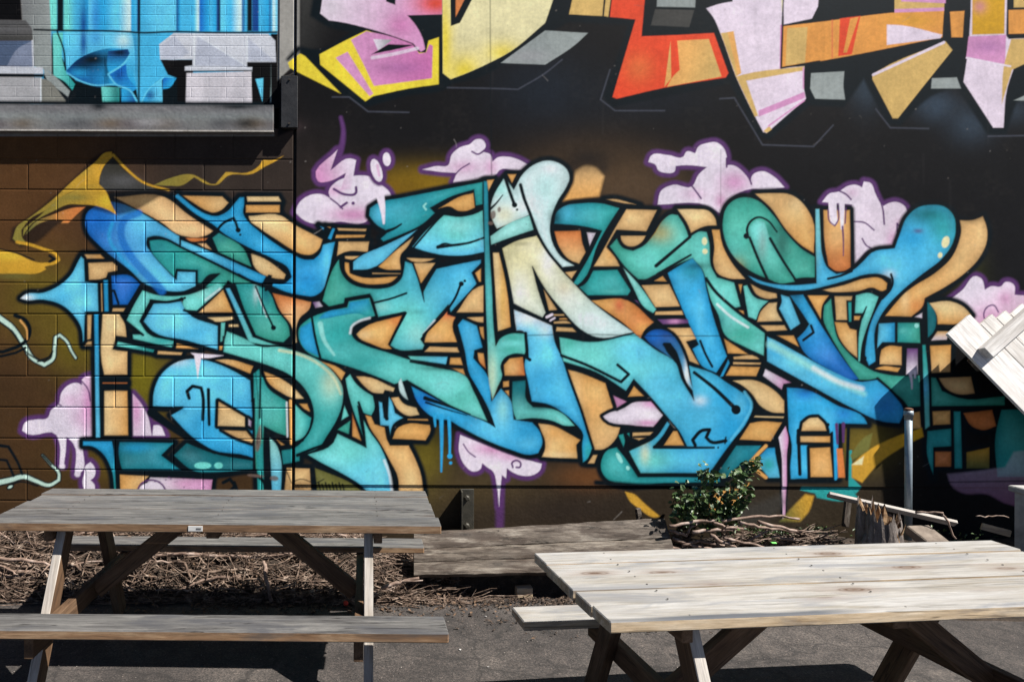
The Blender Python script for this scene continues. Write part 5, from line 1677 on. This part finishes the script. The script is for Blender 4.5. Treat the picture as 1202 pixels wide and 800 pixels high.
for i in range(520):
    x = random.uniform(at(885, 610, 4.3).x, at(975, 610, 4.3).x) if random.random() < .85 else random.uniform(1.9, 4.2)
    y = random.uniform(4.28, 4.42); z = soil_z(x, y)
    for k in range(2):
        p = Vector((x, y, z + random.uniform(0, .09)))
        d = Vector((random.gauss(0, .8), random.gauss(-.3, .5), random.uniform(.1, 1)))
        bag.add(leaf_geo(p, d, Vector((random.gauss(0, .4), -.4, .8)).normalized(), random.uniform(.015, .04), .011))
tag(bag.build('weeds', M_LEAF), 'low green weeds on the raised bed below the wall', 'weeds', kind='stuff')

# ------------------------------------------------------------------ pole, stump, boards, slab
M_POLE = mat_noise('blue_grey_galvanised', [(0.3, (0.14, 0.18, 0.21)), (0.7, (0.27, 0.32, 0.36))], 12, 0.45, 0.001, metal=0.3)
pd = 4.18
pole = tag(empty('steel_pole', tuple(at(1066, 622, pd))), 'thin blue grey steel pole with a rusty cap standing in the bed', 'pole')
pt, pb = at(1066.5, 484, pd) - pole.location, Vector((0, 0, -0.06))
Vb, Fb = tube_geo([pb, pt], [0.020, 0.020], 16); link_mesh('tube', mesh_py('tube', Vb, Fb, True), M_POLE, pole)
Vb, Fb = tube_geo([pt + Vector((0, 0, -.045)), pt + Vector((0, 0, -.02)), pt + Vector((0, 0, -.02)), pt + Vector((0, 0, .012))], [0.0225, 0.0225, 0.026, 0.025], 16); link_mesh('collar', mesh_py('collar', Vb, Fb, True), M_POLE, pole)
M_RUST = mat_noise('rust', [(0.3, (0.06, 0.025, 0.014)), (0.7, (0.15, 0.07, 0.04))], 30, 0.9, 0.002)
Vb, Fb = tube_geo([pt + Vector((0, 0, .010)), pt + Vector((0, 0, .024)), pt + Vector((0, 0, .030))], [0.024, 0.024, 0.012], 14); link_mesh('cap', mesh_py('cap', Vb, Fb, True), M_RUST, pole)

M_STUMP = mat_wood('splintered_heartwood', (0.06, 0.035, 0.02), (0.20, 0.12, 0.06), (0.40, 0.28, 0.17), knots=0.3, streak=12)
M_BARK = mat_noise('grey_bark', [(0.3, (0.05, 0.04, 0.035)), (0.55, (0.16, 0.135, 0.12)), (0.8, (0.34, 0.30, 0.27))], 9, 0.9, 0.01, vec=(4, 4, 1))
sd = 4.02
stump = tag(empty('splintered_stump', tuple(at(1036, 652, sd))), 'splintered brown tree stump with jagged top beside the pole', 'stump')
sl = stump.location
NS = 40
V, Fc = [], []
hts = []
for k in range(NS):
    a = 2 * math.pi * k / NS
    y_px = 600 - 10 * math.sin(a - .6) + (random.uniform(-9, 7) if k % 2 else random.uniform(-3, 14)) - (9 if k in (25, 28, 31, 6) else 0)
    hts.append(at(1036, y_px, sd).z - sl.z)
LV = 6
for lv in range(LV):
    for k in range(NS):
        a = 2 * math.pi * k / NS
        r = (0.15 - 0.035 * lv / (LV - 1)) * (1 + .10 * math.sin(3 * a + 1) + .05 * math.sin(7 * a) + random.uniform(-.03, .03))
        V.append(Vector((math.cos(a) * r - .02 * lv / (LV - 1), math.sin(a) * r * .75, -0.12 + (hts[k] + 0.12) * (lv / (LV - 1)) ** .9)))
for lv in range(LV - 1):
    for k in range(NS):
        k2 = (k + 1) % NS
        Fc.append((lv * NS + k, lv * NS + k2, (lv + 1) * NS + k2, (lv + 1) * NS + k))
link_mesh('bark', mesh_py('bark', V, Fc), M_BARK, stump)
V2, F2 = [], []
for k in range(NS):
    q = V[(LV - 1) * NS + k]; V2.append(Vector((q.x * .93, q.y * .93, q.z - .012)))
for k in range(NS):
    q = V[(LV - 1) * NS + k]; V2.append(Vector((q.x * .5 + random.uniform(-.012, .012), q.y * .5, q.z * .55 + random.uniform(-.03, .03))))
V2.append(Vector((0, 0, .06)))
for k in range(NS):
    k2 = (k + 1) % NS
    F2 += [(k, k2, NS + k2, NS + k), (NS + k, NS + k2, 2 * NS)]
link_mesh('heartwood', mesh_py('heartwood', V2, F2), M_STUMP, stump)
bg = Bag()
for k in range(9):
    a = random.uniform(math.pi, 2 * math.pi); r = random.uniform(.06, .125)
    p = Vector((math.cos(a) * r, math.sin(a) * r * .8, random.uniform(.10, .19)))
    tip = p + Vector((random.gauss(-.012, .015), random.gauss(-.005, .01), random.uniform(.05, .11)))
    w_ = random.uniform(.004, .010)
    s = Vector((math.cos(a + 1.5), math.sin(a + 1.5), 0)) * w_; n = Vector((math.cos(a), math.sin(a), 0)) * w_ * .5
    bg.add(([p - s - n, p + s - n, p + s + n, p - s + n, tip - s * .15, tip + s * .15], [(0, 1, 5, 4), (1, 2, 5), (2, 3, 4, 5), (3, 0, 4)]))
bg.build('splinters', M_STUMP, stump)
root = tube_geo([Vector((-.10, -.02, -.08)), Vector((-.115, -.03, .06)), Vector((-.10, -.03, .12)), Vector((-.105, -.03, .15))], [.05, .045, .036, .012], 8)
link_mesh('side_shoot', mesh_py('side_shoot', *root), M_BARK, stump)
snag = tube_geo([Vector((.05, -.02, .16)), Vector((.075, -.02, .205)), Vector((.10, -.02, .232))], [.006, .004, .002], 5)
link_mesh('twig', mesh_py('twig', *snag), M_TWIG, stump)

def loose_board(label, p, q, w, th, mat, name='loose_board', tilt=(0, 0, 1)):
    o = beam_between(name, p, q, w, th, mat, None, up=tilt)
    return tag(o, label, 'board')
loose_board('long pale board lying across the stump and behind the pole', at(972, 580, 4.24), at(1122, 614, 4.05), 0.045, 0.022, M_LEG, tilt=(0.1, -0.8, 0.6))
loose_board('short pale board lying in the shade right of the pole', at(1152, 617, 4.1), at(1186, 626, 4.05), 0.04, 0.02, M_PINE_SIDE)
loose_board('dark upright board under the long pale board', at(996, 582, 4.27), at(992, 618, 4.25), 0.04, 0.02, M_OLDWOOD, tilt=(1, 0, 0))
branch('thin grey stick leaning at the pole foot', None, [at(1074, 601, 4.06), at(1106, 602, 4.0), at(1112, 612, 3.98), at(1122, 632, 3.96)], .007, .005)
branch('thin pale stick lying in the shaded corner', None, [at(1146, 606, 4.2), at(1165, 605, 4.2), at(1184, 607, 4.2)], .004, .003)
slab = link_mesh('stone_slab', box_mesh('stone_slab', (-.075, -.07, -.03), (.085, .07, .03), .006, .008), mat_noise('buff_stone', [(0.3, (0.09, 0.07, 0.055)), (0.7, (0.19, 0.155, 0.125))], 18, .9, .004))
tag(slab, 'flat buff stone slab at the foot of the pole', 'slab'); slab.location = at(1087, 629, 3.98); slab.rotation_euler = (.45, .05, .15)
M_CONC = mat_noise('pale_concrete', [(0.3, (0.24, 0.235, 0.225)), (0.7, (0.42, 0.41, 0.40))], 12, .9, .003)
cp = tag(empty('concrete_post', tuple(at(1232, 660, 3.92) * Vector((1, 1, 0)))), 'squat concrete post with a pale flat cap under the leaning pallet', 'post')
zt = at(1200, 575, 3.92).z
link_mesh('shaft', box_mesh('shaft', (-.095, -.09, -.02), (.12, .12, zt - .035), .006), M_CONC, cp)
link_mesh('cap', box_mesh('cap', (-.115, -.11, zt - .036), (.14, .14, zt), .006), M_CONC, cp)

# ------------------------------------------------------------------ leaning slatted pallet, its bleached boards in full sun
C0 = at(1112, 392, WALL - 0.145)
e1 = Vector((.60, -.17, -.76)).normalized()
e2 = Vector((.85, .10, .45)); e2 = (e2 - e1 * e2.dot(e1)).normalized()
nn = e1.cross(e2).normalized()
if nn.y > 0: nn = -nn
pal = tag(empty('leaning_pallet', tuple(C0)), 'bleached white slatted timber pallet leaning against the wall', 'pallet')
rot = Matrix((e2, e1, nn)).transposed().to_4x4()
def slat(s0, s1, t0, t1, h, th, mat=M_WHITEWOOD, name='slat'):
    o = link_mesh(name, box_mesh(name, (-(s1 - s0) / 2, -(t1 - t0) / 2, -th / 2), ((s1 - s0) / 2, (t1 - t0) / 2, th / 2), .002, .0012), mat, pal)
    if t1 - t0 > s1 - s0:      # keep the grain along the board
        o.data.transform(Matrix.Rotation(math.pi / 2, 4, 'Z')); o.matrix_local = rot @ Matrix.Translation(((s0 + s1) / 2, (t0 + t1) / 2, h + th / 2)) @ Matrix.Rotation(-math.pi / 2, 4, 'Z')
    else: o.matrix_local = rot @ Matrix.Translation(((s0 + s1) / 2, (t0 + t1) / 2, h + th / 2))
    return o
z_ = -0.02
for s0, s1, t0 in ((0.0, .218, 0.0), (.224, .335, .085), (.338, .428, .125), (.431, .553, .16), (.556, .685, .19), (.688, .825, .2), (.828, .97, .21)):
    slat(s0, s1, t0, 1.74 + random.uniform(-.02, 0), z_ + random.uniform(0, .003), .022)
slat(.075, .98, .185, .262, z_ + .024, .05, M_WHITEWOOD, 'cross_bar')
for t0 in (.22, .9, 1.6):
    slat(.015, .96, t0, t0 + .09, z_ - .042, .041, M_OLDWOOD, 'batten')

# ------------------------------------------------------------------ litter
M_RED = mat_noise('red_plastic', [(0.3, (0.42, 0.03, 0.012)), (0.7, (0.6, 0.06, 0.03))], 10, .4, .0004)
p = at(406, 699, 4.0)
Vb, Fb = tube_geo([Vector((0, .004, 0.0)), Vector((0, -.010, .010)), Vector((0, -.014, .012))], [.015, .015, .011], 12)
o = tag(link_mesh('bottle_cap', mesh_py('bottle_cap', Vb, Fb), M_RED), 'small red bottle cap at the edge of the twigs', 'bottle cap'); o.location = (p.x, 3.99, .016)
M_SCRAP = mat_noise('white_scrap', [(0.3, (0.30, 0.29, 0.28)), (0.7, (0.5, 0.49, 0.47))], 30, .8, .002)
for i, (x, y) in enumerate(((573, 781), (540, 761), (387, 707), (371, 712), (570, 722))):
    d_ = F * CAM_H / (y - YH)
    s = random.uniform(.0025, .005)
    o = link_mesh('paper_scrap', box_mesh('paper_scrap', (-s * 1.6, -s, 0), (s * 1.6, s, s * .7), .0008, s * .3), M_SCRAP)
    tag(o, 'tiny white scrap of litter on the asphalt', 'litter', 'white scraps on the ground'); o.location = (at(x, y, d_).x, d_, -.002); o.rotation_euler = (.1, .2, random.uniform(0, 3))
M_GRN = mat_noise('bright_green_plastic', [(0.3, (0.10, 0.42, 0.08)), (0.7, (0.2, 0.6, 0.16))], 20, .4, .001)
o = link_mesh('plastic_scrap', box_mesh('plastic_scrap', (-.02, -.008, 0), (.02, .008, .008), .0015, .004), M_GRN); o.location = at(908, 637, 4.18); o.rotation_euler = (.3, .1, .2)
tag(o, 'bright green plastic scrap among the vine cuttings', 'litter')

bag = Bag()
for i in range(2600):
    y = random.uniform(2.3, 4.05); x = random.uniform(-2.6, 3.8)
    if nz(x * .5, y * .7) < random.uniform(-.9, .6): continue
    s = random.uniform(.0012, .0036)
    pts = [Vector((x + s * random.uniform(.7, 1.3) * math.cos(a), y + s * random.uniform(.7, 1.3) * math.sin(a), .002)) for a in (0, 1.3, 2.5, 3.8, 5.0)]
    bag.add((pts + [Vector((x, y, .002 + s * .9))], [(k, (k + 1) % 5, 5) for k in range(5)]))
M_GRIT = mat_noise('pale_grit', [(0.3, (0.06, 0.05, 0.045)), (0.5, (0.14, 0.12, 0.105)), (0.7, (0.30, 0.27, 0.24))], 60, .9, .001, detail=2)
tag(bag.build('grit', M_GRIT), 'loose grit and tiny stones on the asphalt', 'grit', kind='stuff')
